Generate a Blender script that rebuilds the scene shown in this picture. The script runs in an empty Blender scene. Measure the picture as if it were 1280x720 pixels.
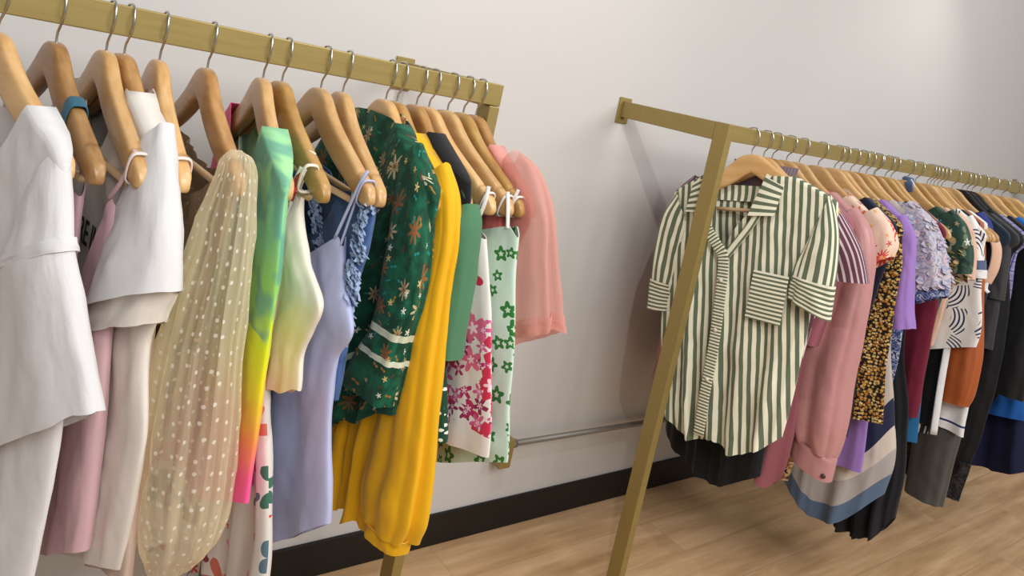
import bpy, math, random
from mathutils import Vector, Matrix, noise as mnoise
random.seed(7)
SC = bpy.context.scene
COL = SC.collection
PI = math.pi

# ------------------------------------------------------------------ colour / nodes
def lin(c):
    if isinstance(c, str):
        c = tuple(int(c[i:i+2], 16) for i in (0, 2, 4))
    o = []
    for v in c[:3]:
        v = v/255.0
        o.append(v/12.92 if v <= .04045 else ((v+.055)/1.055)**2.4)
    return (*o, 1.0)

class NB:
    def __init__(s, name):
        s.mat = bpy.data.materials.new(name); s.mat.use_nodes = True
        s.nt = s.mat.node_tree
        s.b = s.nt.nodes['Principled BSDF']; s.out = s.nt.nodes['Material Output']
    def n(s, t, **kw):
        nd = s.nt.nodes.new(t)
        for k, v in kw.items(): setattr(nd, k, v)
        return nd
    def put(s, sock, v):
        if hasattr(v, 'links') or isinstance(v, bpy.types.NodeSocket): s.nt.links.new(v, sock)
        else: sock.default_value = v
    def m(s, op, a, b=0.0, c=0.0):
        nd = s.n('ShaderNodeMath', operation=op)
        s.put(nd.inputs[0], a); s.put(nd.inputs[1], b); s.put(nd.inputs[2], c)
        return nd.outputs[0]
    def v(s, op, a, b=(0, 0, 0)):
        nd = s.n('ShaderNodeVectorMath', operation=op)
        s.put(nd.inputs[0], a)
        if op == 'SCALE': s.put(nd.inputs['Scale'], b)
        else: s.put(nd.inputs[1], b)
        return nd.outputs['Value'] if op in ('LENGTH', 'DOT_PRODUCT', 'DISTANCE') else nd.outputs['Vector']
    def mix(s, f, a, b):
        nd = s.n('ShaderNodeMix', data_type='RGBA')
        s.put(nd.inputs[0], f)
        s.put(nd.inputs[6], a if not isinstance(a, (str, tuple)) else lin(a))
        s.put(nd.inputs[7], b if not isinstance(b, (str, tuple)) else lin(b))
        return nd.outputs[2]
    def sep(s, v):
        nd = s.n('ShaderNodeSeparateXYZ'); s.put(nd.inputs[0], v); return nd.outputs
    def comb(s, x, y, z=0.0):
        nd = s.n('ShaderNodeCombineXYZ')
        s.put(nd.inputs[0], x); s.put(nd.inputs[1], y); s.put(nd.inputs[2], z); return nd.outputs[0]
    def noise(s, vec, scale, detail=2.0, rough=.5):
        nd = s.n('ShaderNodeTexNoise'); s.put(nd.inputs['Vector'], vec)
        nd.inputs['Scale'].default_value = scale; nd.inputs['Detail'].default_value = detail
        nd.inputs['Roughness'].default_value = rough
        return nd.outputs['Fac'], nd.outputs['Color']
    def vor(s, vec, rand=1.0):
        nd = s.n('ShaderNodeTexVoronoi', voronoi_dimensions='2D'); s.put(nd.inputs['Vector'], vec)
        nd.inputs['Scale'].default_value = 1.0; nd.inputs['Randomness'].default_value = rand
        return nd.outputs
    def ramp(s, f, stops, interp='LINEAR'):
        nd = s.n('ShaderNodeValToRGB'); s.put(nd.inputs[0], f)
        cr = nd.color_ramp; cr.interpolation = interp
        while len(cr.elements) < len(stops): cr.elements.new(.5)
        for e, (p, c) in zip(cr.elements, stops):
            e.position = p; e.color = lin(c)
        return nd.outputs[0]
    def uv(s): return s.n('ShaderNodeTexCoord').outputs['UV']
    def obj(s): return s.n('ShaderNodeTexCoord').outputs['Object']
    def bump(s, h, strength, dist=.002):
        nd = s.n('ShaderNodeBump'); nd.inputs['Strength'].default_value = strength
        nd.inputs['Distance'].default_value = dist
        s.put(nd.inputs['Height'], h); s.nt.links.new(nd.outputs[0], s.b.inputs['Normal'])

# pattern functions: (nb, uv) -> colour socket or rgb
def p_stripes(c1, c2, period, ratio=.5, axis=0, wob=.0):
    def f(nb, uv):
        x = nb.sep(uv)[axis]
        if wob: x = nb.m('ADD', x, nb.m('MULTIPLY', nb.noise(uv, 9)[0], wob))
        fr = nb.m('FRACT', nb.m('DIVIDE', x, period))
        return nb.mix(nb.m('LESS_THAN', fr, ratio), c2, c1)
    return f
def p_dots(bg, c, sp, r, rand=.35):
    def f(nb, uv):
        d = nb.vor(nb.v('SCALE', uv, 1/sp), rand)[0]
        return nb.mix(nb.m('LESS_THAN', d, r/sp), bg, c)
    return f
def flower_layer(nb, uv, base, cols, sp, r, petals=5, keep=.7, centre=None, off=0.0, depth=.35, hole=0.0):
    q = nb.v('ADD', nb.v('SCALE', uv, 1/sp), (off, off*1.7, 0))
    vo = nb.vor(q, .75)
    diff = nb.v('SUBTRACT', q, vo['Position'])
    sx = nb.sep(diff); rnd = nb.sep(vo['Color'])
    ang = nb.m('ADD', nb.m('ARCTAN2', sx[1], sx[0]), nb.m('MULTIPLY', rnd[1], 6.0))
    L = nb.v('LENGTH', nb.comb(sx[0], sx[1]))
    R = nb.m('MULTIPLY', nb.m('ADD', 1-depth, nb.m('MULTIPLY', nb.m('COSINE', nb.m('MULTIPLY', ang, petals)), depth)), r/sp)
    R = nb.m('MULTIPLY', R, nb.m('ADD', .65, nb.m('MULTIPLY', rnd[2], .5)))
    on = nb.m('MULTIPLY', nb.m('LESS_THAN', L, R), nb.m('LESS_THAN', rnd[0], keep))
    if len(cols) == 1: fc = lin(cols[0]); c = nb.mix(on, base, cols[0])
    else:
        st = [(i/len(cols), cc) for i, cc in enumerate(cols)]
        c = nb.mix(on, base, nb.ramp(rnd[1], st, 'CONSTANT'))
    if centre:
        ic = nb.m('MULTIPLY', nb.m('LESS_THAN', L, nb.m('MULTIPLY', R, .33)), on)
        c = nb.mix(ic, c, centre)
    return c
def p_floral(bg, layers):
    def f(nb, uv):
        c = nb.mix(0.0, bg, bg) if not callable(bg) else bg(nb, uv)
        for i, L in enumerate(layers):
            c = flower_layer(nb, uv, c, off=i*3.37+1.1, **L)
        return c
    return f
def p_mottle(cols, scale, detail=3.0, const=True):
    def f(nb, uv):
        n0 = nb.noise(uv, scale, detail)[0]
        n1 = nb.m('MULTIPLY', nb.m('SUBTRACT', n0, .28), 2.25)
        return nb.ramp(n1, [(i/(len(cols)-(0 if const else 1)), c) for i, c in enumerate(cols)], 'CONSTANT' if const else 'LINEAR')
    return f
def p_plaid(bg, c1, c2, sp):
    def f(nb, uv):
        s = nb.sep(uv)
        fx = nb.m('FRACT', nb.m('DIVIDE', s[0], sp)); fy = nb.m('FRACT', nb.m('DIVIDE', s[1], sp))
        c = nb.mix(nb.m('MULTIPLY', nb.m('LESS_THAN', fx, .4), .5), bg, c1)
        c = nb.mix(nb.m('MULTIPLY', nb.m('LESS_THAN', fy, .4), .5), c, c1)
        c = nb.mix(nb.m('LESS_THAN', nb.m('ABSOLUTE', nb.m('SUBTRACT', fx, .7)), .05), c, c2)
        return nb.mix(nb.m('LESS_THAN', nb.m('ABSOLUTE', nb.m('SUBTRACT', fy, .7)), .05), c, c2)
    return f
def p_palm(bg, ink, sp=.075, per=.012):
    def f(nb, uv):
        q = nb.v('SCALE', uv, 1/sp); vo = nb.vor(q, .8)
        s = nb.sep(nb.v('SUBTRACT', q, vo['Position'])); rnd = nb.sep(vo['Color'])
        a = nb.m('MULTIPLY', nb.m('SUBTRACT', rnd[0], .5), 1.6)
        ca, sa = nb.m('COSINE', a), nb.m('SINE', a)
        x = nb.m('ADD', nb.m('MULTIPLY', s[0], ca), nb.m('MULTIPLY', s[1], sa))
        y = nb.m('SUBTRACT', nb.m('MULTIPLY', s[1], ca), nb.m('MULTIPLY', s[0], sa))
        fr = nb.m('FRACT', nb.m('MULTIPLY', nb.m('ADD', x, nb.m('MULTIPLY', nb.m('MULTIPLY', y, y), .9)), sp/per))
        on = nb.m('MULTIPLY', nb.m('LESS_THAN', fr, .42), nb.m('LESS_THAN', nb.m('ABSOLUTE', x), .24))
        on = nb.m('MULTIPLY', on, nb.m('LESS_THAN', nb.m('ABSOLUTE', y), nb.m('SUBTRACT', .62, nb.m('ABSOLUTE', x))))
        on = nb.m('MULTIPLY', on, nb.m('LESS_THAN', rnd[1], .85))
        return nb.mix(on, bg, ink)
    return f
def p_bands(base, bands):
    # bands across the cloth measured along UV v: list of (v0, v1, colour)
    def f(nb, uv):
        c = base(nb, uv) if callable(base) else nb.mix(0.0, base, base)
        y = nb.sep(uv)[1]
        for a, b, cc in bands:
            on = nb.m('MULTIPLY', nb.m('GREATER_THAN', y, a), nb.m('LESS_THAN', y, b))
            col = cc(nb, uv) if callable(cc) else cc
            c = nb.mix(on, c, col)
        return c
    return f
def p_tiedye(nb, uv):
    s = nb.sep(uv); nn = nb.noise(uv, 7, 3)[0]
    n2 = nb.noise(uv, 16, 2)[0]
    y = nb.m('ADD', s[1], nb.m('MULTIPLY', nb.m('SUBTRACT', nn, .5), .16))
    t = nb.m('DIVIDE', nb.m('ADD', y, .62), .48)      # 0 at hem, 1 at the shoulder
    c = nb.ramp(t, [(0, 'f65ca6'), (.10, 'ff5f93'), (.2, 'ff9350'), (.3, 'f0d92a'), (.48, 'd9ec20'), (.6, '98d662'), (.74, '7cc690'), (1, 'a4e2a2')])
    tl = nb.m('MULTIPLY', nb.m('SUBTRACT', n2, .47), 7.0); tl = nb.m('MINIMUM', nb.m('MAXIMUM', tl, 0.0), .75)
    c = nb.mix(nb.m('MULTIPLY', nb.m('GREATER_THAN', t, .5), tl), c, '5f9f92')
    far = nb.m('LESS_THAN', nb.m('ADD', s[0], nb.m('MULTIPLY', nb.m('SUBTRACT', nn, .5), .1)), -.02)
    return nb.mix(nb.m('MULTIPLY', far, nb.m('GREATER_THAN', t, .5)), c, 'ee5f8f')

MATS = {}
def fabric(name, col, rough=.85, weave=.25, wr=.38, sheen=.12, alpha=1.0, coat=0.0, sheer=None, wscale=10):
    if name in MATS: return MATS[name]
    nb = NB(name); uv = nb.uv()
    c = col(nb, uv) if callable(col) else lin(col)
    nb.put(nb.b.inputs['Base Color'], c)
    nb.b.inputs['Roughness'].default_value = rough
    nb.b.inputs['Specular IOR Level'].default_value = .25 + coat
    nb.b.inputs['Sheen Weight'].default_value = sheen
    nb.b.inputs['Sheen Roughness'].default_value = .5
    w = nb.noise(nb.v('MULTIPLY', uv, (1, .6, 1)), wscale, 3, .55)[0]
    w = nb.m('ADD', w, nb.m('MULTIPLY', nb.noise(nb.v('MULTIPLY', uv, (1, .55, 1)), wscale*3.6, 2, .5)[0], .22))
    s = nb.sep(uv)
    th = nb.m('MULTIPLY', nb.m('ADD', nb.m('SINE', nb.m('MULTIPLY', s[0], 4200)), nb.m('SINE', nb.m('MULTIPLY', s[1], 4200))), .02*weave)
    nb.bump(nb.m('ADD', w, th), wr, .012)
    if alpha < 1 or sheer:
        tr = nb.n('ShaderNodeBsdfTransparent'); mx = nb.n('ShaderNodeMixShader')
        if sheer: nb.put(mx.inputs[0], sheer(nb, uv))
        else: mx.inputs[0].default_value = alpha
        tl = nb.n('ShaderNodeBsdfTranslucent'); nb.put(tl.inputs[0], c)
        m2 = nb.n('ShaderNodeMixShader'); m2.inputs[0].default_value = .4
        nb.nt.links.new(nb.b.outputs[0], m2.inputs[1]); nb.nt.links.new(tl.outputs[0], m2.inputs[2])
        nb.nt.links.new(tr.outputs[0], mx.inputs[1]); nb.nt.links.new(m2.outputs[0], mx.inputs[2])
        nb.nt.links.new(mx.outputs[0], nb.out.inputs[0])
    MATS[name] = nb.mat
    return nb.mat

def plain(name, col, rough=.5, metal=0.0, bumpf=None):
    if name in MATS: return MATS[name]
    nb = NB(name); nb.b.inputs['Base Color'].default_value = lin(col)
    nb.b.inputs['Roughness'].default_value = rough; nb.b.inputs['Metallic'].default_value = metal
    if bumpf: bumpf(nb)
    MATS[name] = nb.mat
    return nb.mat

def wood(name, c1, c2, rough=.38):
    nb = NB(name); o = nb.obj()
    rnd = nb.n('ShaderNodeObjectInfo').outputs['Random']
    q = nb.v('ADD', nb.v('MULTIPLY', o, (60, 4, 30)), nb.comb(nb.m('MULTIPLY', rnd, 37), nb.m('MULTIPLY', rnd, 11), rnd))
    g = nb.noise(q, 1.3, 4, .6)[0]
    c = nb.ramp(nb.m('MULTIPLY', nb.m('SUBTRACT', g, .25), 2), [(0, c2), (1, c1)])
    hs = nb.n('ShaderNodeHueSaturation'); nb.put(hs.inputs['Value'], nb.m('ADD', .86, nb.m('MULTIPLY', rnd, .26)))
    nb.put(hs.inputs['Color'], c)
    nb.put(nb.b.inputs['Base Color'], hs.outputs[0])
    nb.b.inputs['Roughness'].default_value = rough
    nb.b.inputs['Coat Weight'].default_value = .25
    nb.bump(g, .06, .002)
    return nb.mat

# ------------------------------------------------------------------ mesh helpers
def link(o, parent=None):
    COL.objects.link(o)
    if parent is not None: o.parent = parent
    return o
def build(name, verts, faces, uvs, mat, parent=None, solid=0.0, smooth=True):
    me = bpy.data.meshes.new(name)
    me.from_pydata(verts, [], faces)
    if uvs:
        ul = me.uv_layers.new(name='UVMap')
        k = 0
        for fu in uvs:
            for c in fu:
                ul.data[k].uv = c; k += 1
    if smooth:
        for p in me.polygons: p.use_smooth = True
    me.materials.append(mat)
    me.update()
    o = link(bpy.data.objects.new(name, me), parent)
    if solid:
        cnt = {}
        for p in me.polygons:
            for k in p.edge_keys: cnt[k] = cnt.get(k, 0)+1
        at = me.attributes.get('sharp_edge') or me.attributes.new('sharp_edge', 'BOOLEAN', 'EDGE')
        for e in me.edges:
            if cnt.get(e.key, 0) == 1: at.data[e.index].value = True
        md = o.modifiers.new('cloth_thickness', 'SOLIDIFY'); md.thickness = solid; md.offset = 0
    return o
def tag(o, label=None, cat=None, group=None, kind=None):
    if label: o['label'] = label
    if cat: o['category'] = cat
    if group: o['group'] = group
    if kind: o['kind'] = kind
    return o
def empty(name, loc, rot=(0, 0, 0)):
    o = bpy.data.objects.new(name, None); o.empty_display_size = .05
    link(o); o.location = loc; o.rotation_euler = rot
    return o
def cr(keys, x):
    """smooth interpolation through (x, value) keys, x ascending, clamped"""
    if x <= keys[0][0]: return keys[0][1]
    if x >= keys[-1][0]: return keys[-1][1]
    for i in range(len(keys)-1):
        x0, y0 = keys[i]; x1, y1 = keys[i+1]
        if x <= x1:
            h = x1-x0; t = (x-x0)/h
            def sl(j):
                if j <= 0 or j >= len(keys)-1: 
                    a = max(0, min(j, len(keys)-2)); return (keys[a+1][1]-keys[a][1])/(keys[a+1][0]-keys[a][0])
                d0 = (keys[j][1]-keys[j-1][1])/(keys[j][0]-keys[j-1][0]); d1 = (keys[j+1][1]-keys[j][1])/(keys[j+1][0]-keys[j][0])
                return 0.0 if d0*d1 <= 0 else 2*d0*d1/(d0+d1)
            m0, m1 = sl(i), sl(i+1)
            return (2*t**3-3*t**2+1)*y0+(t**3-2*t**2+t)*h*m0+(-2*t**3+3*t**2)*y1+(t**3-t**2)*h*m1
def ln(keys, x):
    if x <= keys[0][0]: return keys[0][1]
    for (x0, y0), (x1, y1) in zip(keys, keys[1:]):
        if x <= x1: return y0+(y1-y0)*(x-x0)/(x1-x0)
    return keys[-1][1]
def loc(x, u, z): return (x, -u, z)       # u = distance from the rail towards the room

def sweep(name, pts, rad, mat, parent=None, A=Vector((1, 0, 0)), n=10, p=2.0, closed=False, cap=True, flat=False):
    """pts: Vectors, rad: list of (along A, along B) half sizes"""
    verts, faces, uvs = [], [], []
    pts = [Vector(q) for q in pts]; N = len(pts); ls = 0.0; lens = []
    for i, q in enumerate(pts):
        if i: ls += (q-pts[i-1]).length
        lens.append(ls)
        if closed: T = pts[(i+1) % N]-pts[i-1]
        else: T = pts[min(i+1, N-1)]-pts[max(i-1, 0)]
        T.normalize()
        B = T.cross(A)
        if B.length < 1e-4: B = T.orthogonal()
        B.normalize(); A2 = B.cross(T).normalized()
        a, b = rad[i] if isinstance(rad, list) else rad
        for k in range(n):
            th = 2*PI*k/n; c, s = math.cos(th), math.sin(th)
            c = math.copysign(abs(c)**(2/p), c); s = math.copysign(abs(s)**(2/p), s)
            verts.append(tuple(q+A2*(a*c)+B*(b*s)))
    per = [k/n*2*PI*.01 for k in range(n+1)]
    for i in range(N if closed else N-1):
        j = (i+1) % N
        for k in range(n):
            k2 = (k+1) % n
            faces.append((i*n+k, i*n+k2, j*n+k2, j*n+k))
            l1 = lens[i]; l2 = lens[j] if j else ls+.01
            uvs.append(((per[k], l1), (per[k+1], l1), (per[k+1], l2), (per[k], l2)))
    if cap and not closed:
        faces.append(tuple(range(n-1, -1, -1))); uvs.append(tuple((per[k], 0) for k in range(n)))
        faces.append(tuple((N-1)*n+k for k in range(n))); uvs.append(tuple((per[k], ls) for k in range(n)))
    return build(name, verts, faces, uvs, mat, parent, smooth=not flat)

def smooth_path(pts, k=6):
    out = []; P = [Vector(q) for q in pts]
    for i in range(len(P)-1):
        p0 = P[max(i-1, 0)]; p1 = P[i]; p2 = P[i+1]; p3 = P[min(i+2, len(P)-1)]
        for j in range(k):
            t = j/k
            out.append(.5*((2*p1)+(p2-p0)*t+(2*p0-5*p1+4*p2-p3)*t*t+(3*p1-p0-3*p2+p3)*t**3))
    out.append(P[-1]); return out

def boxm(name, lo, hi, mat, parent=None, bev=.002):
    x0, y0, z0 = lo; x1, y1, z1 = hi
    v = [(x, y, z) for x in (x0, x1) for y in (y0, y1) for z in (z0, z1)]
    f = [(0, 1, 3, 2), (4, 6, 7, 5), (0, 4, 5, 1), (2, 3, 7, 6), (0, 2, 6, 4), (1, 5, 7, 3)]
    o = build(name, v, f, None, mat, parent, smooth=False)
    if bev:
        md = o.modifiers.new('bevel', 'BEVEL'); md.width = bev; md.segments = 2
    return o

# ------------------------------------------------------------------ garments
HZ = [(0, -.067), (.016, -.0685), (.032, -.0755), (.052, -.092), (.08, -.1125), (.13, -.1405), (.17, -.1615), (.198, -.177), (.212, -.187), (.218, -.199)]
HB = [(0, -.1165), (.008, -.120), (.05, -.146), (.1, -.1715), (.16, -.196), (.19, -.2085), (.205, -.2125), (.214, -.2105), (.218, -.2045)]
def Hz(u): return cr(HZ, abs(u))
def Hb(u): return cr(HB, abs(u))
def crinkle(u, z, seed):
    """creased cloth: ridged noise slanting away from the shoulders"""
    p = Vector((u*15+z*5, z*8-u*3, seed*5.3))
    a = 1-2.6*abs(mnoise.noise(p)); b = 1-2.6*abs(mnoise.noise(p*2.1+Vector((3, 1, 2))))
    return a+.5*b-.6
def fold_fn(a): return 1.75*abs(math.sin(a*.5))**.75-1.0     # round ridges, creased valleys
DTH = [.019]
def neg(keys): return [(-z, u) for z, u in keys]

def neck(nw=.08, dip=.10, pw=2.0, lift=.007, cu=0.0):
    def f(u):
        a = abs(u-cu)
        if a >= nw: return Hz(u)+lift
        return (Hz(cu+math.copysign(nw, u-cu))+lift) - dip*(1-(a/nw)**pw)
    f.neck = (nw, cu)
    return f
def line(keys):
    """top edge given as (u, z) keys"""
    f = lambda u: ln(keys, u)
    f.neck = (9, 0)
    return f
def cami(strap_u, zs, zc, zside, uside, curve=1.6):
    """strappy top edge: apex at strap_u, dipping to zc in the middle and zside at the side seam"""
    def f(u):
        a = abs(u)
        if a < strap_u: return zc+(zs-zc)*(a/strap_u)**curve
        return zs+(zside-zs)*min(1, (a-strap_u)/(uside-strap_u+1e-6))
    f.neck = (9, 0)
    return f

def body(root, mat, uR, hem, topF, topB=None, uL=None, thick=None, fold=(.002, .012), nf=4.0, seed=1, name='body',
         n=56, m=60, x0=0.0, wave=(0.0, 0), solid=.0016, wrk=.004, hemuv=False, xkeys=None, auto=True, wr2=.0035):
    if thick is None: thick = DTH[0]
    if topF.neck[0] < 5 and name == 'body' and not uL and auto:            # shoulders reach the hanger tips
        lo = [k for k in uR if k[0] < -.235]
        uR = [(-.05, .2215), (-.203, .2215)]+(lo or [(-.6, uR[-1][1])])
    uR = neg(uR); uL = neg(uL) if uL else [(z, -u) for z, u in uR]
    topB = topB or topF
    if isinstance(thick, (int, float)): th = [(.05, .016), (.2, min(.02, thick)), (.4, thick), (1.2, thick*1.15)]
    else: th = thick
    if isinstance(hem, (int, float)): hem = [(0, hem), (1, hem)]
    a0L, a0R = uL[0][1], uR[0][1]
    rs = random.Random(seed); ph = [rs.uniform(0, 6.28) for _ in range(6)]
    V, F, U = [], [], []; idx = {}
    def sp(i): return .5-.5*math.cos(PI*i/n)
    def vert(side, i, j):
        if i in (0, n): key = ('e', i, j)
        else: key = (side, i, j)
        s = sp(i); t = j/m
        tp = (topF if side == 'f' else topB)
        ut = a0L+(a0R-a0L)*s
        zt = tp(ut)
        if i in (0, n): zt = min(topF(ut), topB(ut))
        zh = cr(hem, s) + wave[0]*math.sin(2*PI*wave[1]*s+ph[0]+(0 if side == 'f' else 1.3))*(math.sin(PI*s)**.3)
        z = zt+(zh-zt)*(t**1.0)
        L, R = cr(uL, -z), cr(uR, -z)
        u = L+(R-L)*s
        pf = max(0, 1-(2*s-1)**4)**.5
        ed = math.sin(PI*s)**.4 if 0 < s < 1 else 0.0
        tt = cr(th, -z)
        amp = fold[0]+(fold[1]-fold[0])*max(0, (-z-.15))/.6
        if side == 'f':
            fo = fold_fn(2*PI*nf*s+ph[1]+1.2*t+.8*math.sin(5*s+ph[5]))+.5*fold_fn(2*PI*nf*1.9*s+ph[2]-.7*t)
            x = -tt*pf+amp*fo*ed
        else:
            fo = fold_fn(2*PI*nf*s+ph[3]+1.0*t)+.5*fold_fn(2*PI*nf*1.7*s+ph[4])
            x = tt*pf+amp*fo*ed
        w = mnoise.noise(Vector((u*9, z*6, seed*3.1+(0 if side == 'f' else 9))))
        x += wrk*w*ed+wr2*crinkle(u, z, seed+(0 if side == 'f' else 7))*ed*(.35 if z > -.16 else 1)
        du = .004*mnoise.noise(Vector((z*9, seed*1.7, i/n)))
        xx = x0+x+(cr(xkeys, -z) if xkeys else 0.0)
        uvc = (u+du if side == 'f' else 1.2-u, (z-zh) if hemuv else z)
        if key not in idx:
            idx[key] = len(V); V.append(loc(xx, u+du, z))
        return idx[key], uvc
    for side in ('f', 'b'):
        for j in range(m):
            for i in range(n):
                q = [vert(side, i, j), vert(side, i+1, j), vert(side, i+1, j+1), vert(side, i, j+1)]
                if side == 'b': q.reverse()
                F.append(tuple(a for a, _ in q)); U.append(tuple(c for _, c in q))
    nw, cu = topF.neck
    for i in range(n):                                   # close the shoulders over the hanger
        u0 = a0L+(a0R-a0L)*sp(i); u1 = a0L+(a0R-a0L)*sp(i+1)
        if nw < 5 and min(abs(u0-cu), abs(u1-cu)) >= nw*.98:
            fa, fb = vert('f', i, 0), vert('f', i+1, 0)
            q = [(vert('b', i, 0)[0], (fa[1][0], fa[1][1]+.025)), (vert('b', i+1, 0)[0], (fb[1][0], fb[1][1]+.025)), fb, fa]
            ids = []
            for a, c in q:
                if a not in ids: ids.append(a)
            if len(ids) > 2:
                F.append(tuple(ids)); U.append(tuple((c[0], c[1]) for a, c in q[:len(ids)]))
    return build(name, V, F, U, mat, root, solid=solid)

def tube(root, mat, rings, name='sleeve', n=48, m=36, fold=(.03, .12), nf=4, seed=3, solid=.0016, x0=0.0, flip=False,
         wr2=.003, p=2.3, du0=0.0, hemuv=False, wave=0.0):
    """rings: (u, z, half width in u, half depth in x, tilt deg, x offset) from shoulder to hem"""
    K = len(rings); rr = [tuple(r)+(0,)*(6-len(r)) for r in rings]
    keys = [[(i/(K-1), r[c]) for i, r in enumerate(rr)] for c in range(6)]
    rs = random.Random(seed); ph = [rs.uniform(0, 6.28) for _ in range(4)]
    sg = -1 if flip else 1
    V, F, U = [], [], []; L = [0.0]; prev = None
    for j in range(m+1):
        t = j/m
        cu, cz, ru, rx, ti, xo = [cr(k, t) for k in keys]
        ti = math.radians(ti)
        if prev is not None: L.append(L[-1]+math.hypot(cu-prev[0], cz-prev[1]))
        prev = (cu, cz)
        a = fold[0]+(fold[1]-fold[0])*t
        for k in range(n):
            th = 2*PI*k/n; c, s = math.cos(th), math.sin(th)
            c = math.copysign(abs(c)**(2/p), c); s = math.copysign(abs(s)**(2/p), s)
            f = 1+a*(fold_fn(nf*th+ph[0]+.9*t+.5*math.sin(2*th+ph[3]))*(.75+.5*math.sin(th*2+ph[2]))+.45*fold_fn(nf*2*th+ph[1]-.8*t))
            w = .003*mnoise.noise(Vector((c*2+seed, s*2, t*5)))+wr2*crinkle(cu+ru*c, cz+s*rx*2, seed)*s*min(1, rx/.02)
            u = cu+(ru*c*f)*math.cos(ti)
            z = cz+ru*c*math.sin(ti)+wave*t*math.sin(nf*th+ph[2])
            x = x0+xo+rx*s*f+w
            V.append(loc(x, sg*(u+du0), z))
    per = PI*1.05*max(r[2]+r[3] for r in rr)
    for j in range(m):
        for k in range(n):
            k2 = (k+1) % n
            q = [(j*n+k), (j*n+k2), ((j+1)*n+k2), ((j+1)*n+k)]
            y0, y1 = (L[m]-L[j], L[m]-L[j+1]) if hemuv else (-L[j], -L[j+1])
            c4 = [(k/n*per, y0), ((k+1)/n*per, y0), ((k+1)/n*per, y1), (k/n*per, y1)]
            if flip: q.reverse(); c4.reverse()
            F.append(tuple(q)); U.append(tuple(c4))
    return build(name, V, F, U, mat, root, solid=solid)

def sleeves(root, mat, rings, far=True, seed=3, name='sleeve', **kw):
    a = tube(root, mat, rings, seed=seed, name=name, **kw)
    if far: tube(root, mat, rings, seed=seed+11, name=name, flip=True, **kw)
    return a

def strap(root, mat, pts, w=.005, t=.0012, name='strap', far=True):
    """pts: (x, u, z)"""
    for sg in ((1, -1) if far else (1,)):
        P = smooth_path([Vector(loc(x, sg*u, z)) for x, u, z in pts], 6)
        sweep(name, P, (w, t), mat, root, A=Vector((.75, -.65*sg, .1)).normalized(), n=8, p=3)

def ring_loop(root, mat, u, name='strap_loop', w=.004, far=False):
    """elastic loop round the hanger arm at distance u"""
    for sg in ((1, -1) if far else (1,)):
        P = []
        c0 = (Hz(u)+Hb(u))/2; rz = (Hz(u)-Hb(u))/2+.0022
        for k in range(24):
            th = 2*PI*k/24; c, s_ = math.cos(th), math.sin(th)
            c = math.copysign(abs(c)**.55, c); s_ = math.copysign(abs(s_)**.7, s_)
            P.append(Vector(loc(.13*u*u+.0122*c, sg*(u+.3*rz*s_), c0+rz*s_)))
        sweep(name, P, (w*.5, .0013), mat, root, A=Vector((0, -1*sg, -.5)).normalized(), n=8, p=3, closed=True)

# ------------------------------------------------------------------ hangers
W_LIGHT = wood('maple_wood', 'e0b983', 'c2945a'); W_TAN = wood('tan_wood', 'c59a62', '97693a')
W_DARK = wood('honey_wood', 'd0a765', 'a67a3e')
BAR_W = wood('bar_wood', 'd8b78c', 'b4926a', .5)
CHROME = plain('brushed_steel', 'c9c9c6', .28, 1.0)
BLACK_PL = plain('black_plastic', '1a1a1c', .4)
YR = -.369
Z0 = 1.322
def ztop(X): return Z0+.003-.012*X if X < 1.2 else Z0+.006
_hang = {}
def make_hanger(wmat, bar):
    """first of each kind is modelled; later ones are copies that share its meshes"""
    t = empty('wooden_hanger', (0, 0, 0))
    us = [0, .004, .008, .016, .024, .032, .042, .052, .066, .08, .1, .125, .15, .168, .176, .1785, .181, .19, .2, .207, .212, .2155, .218]
    us = [-u for u in reversed(us[1:])]+us
    nn, V, Fc, U = 20, [], [], []
    for u in us:
        a = abs(u); zt, zb = Hz(a), Hb(a)
        if .1775 < a < .1795: zt -= .0035
        hx = .0112-.0020*(a/.218)
        if a > .205: hx *= .55+.45*(1-((a-.205)/.013)**2)
        for k in range(nn):
            th = 2*PI*k/nn; c, s_ = math.cos(th), math.sin(th)
            c = math.copysign(abs(c)**.5, c); s_ = math.copysign(abs(s_)**.5, s_)
            V.append(loc(.13*u*u+hx*c, u, (zt+zb)/2+(zt-zb)/2*s_))
    for i in range(len(us)-1):
        for k in range(nn):
            k2 = (k+1) % nn
            Fc.append((i*nn+k, i*nn+k2, (i+1)*nn+k2, (i+1)*nn+k))
    Fc.append(tuple(range(nn-1, -1, -1))); Fc.append(tuple((len(us)-1)*nn+k for k in range(nn)))
    build('hanger_arms', V, Fc, None, wmat, t)
    hk = smooth_path([loc(0, q, z) for q, z in ((0, -.078), (0, -.056), (.006, -.047), (.0145, -.036), (.0185, -.022), (.0165, -.007), (.009, .002), (0, .0032), (-.009, .002), (-.0155, -.004), (-.0172, -.014))], 5)
    sweep('hook', hk, (.0018, .0018), CHROME, t, n=8)
    if bar:
        tb = sweep('trouser_bar', [loc(.0037, -.168, -.215), loc(.0, 0, -.215), loc(.0037, .168, -.215)], (.0052, .0052), BAR_W if bar == 1 else CHROME, t, n=10)
        for sg in (1, -1):
            sweep('bar_pin', [loc(.0037, sg*.164, -.19), loc(.0037, sg*.164, -.217)], (.003, .003), CHROME, tb, n=8)
    return t
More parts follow.
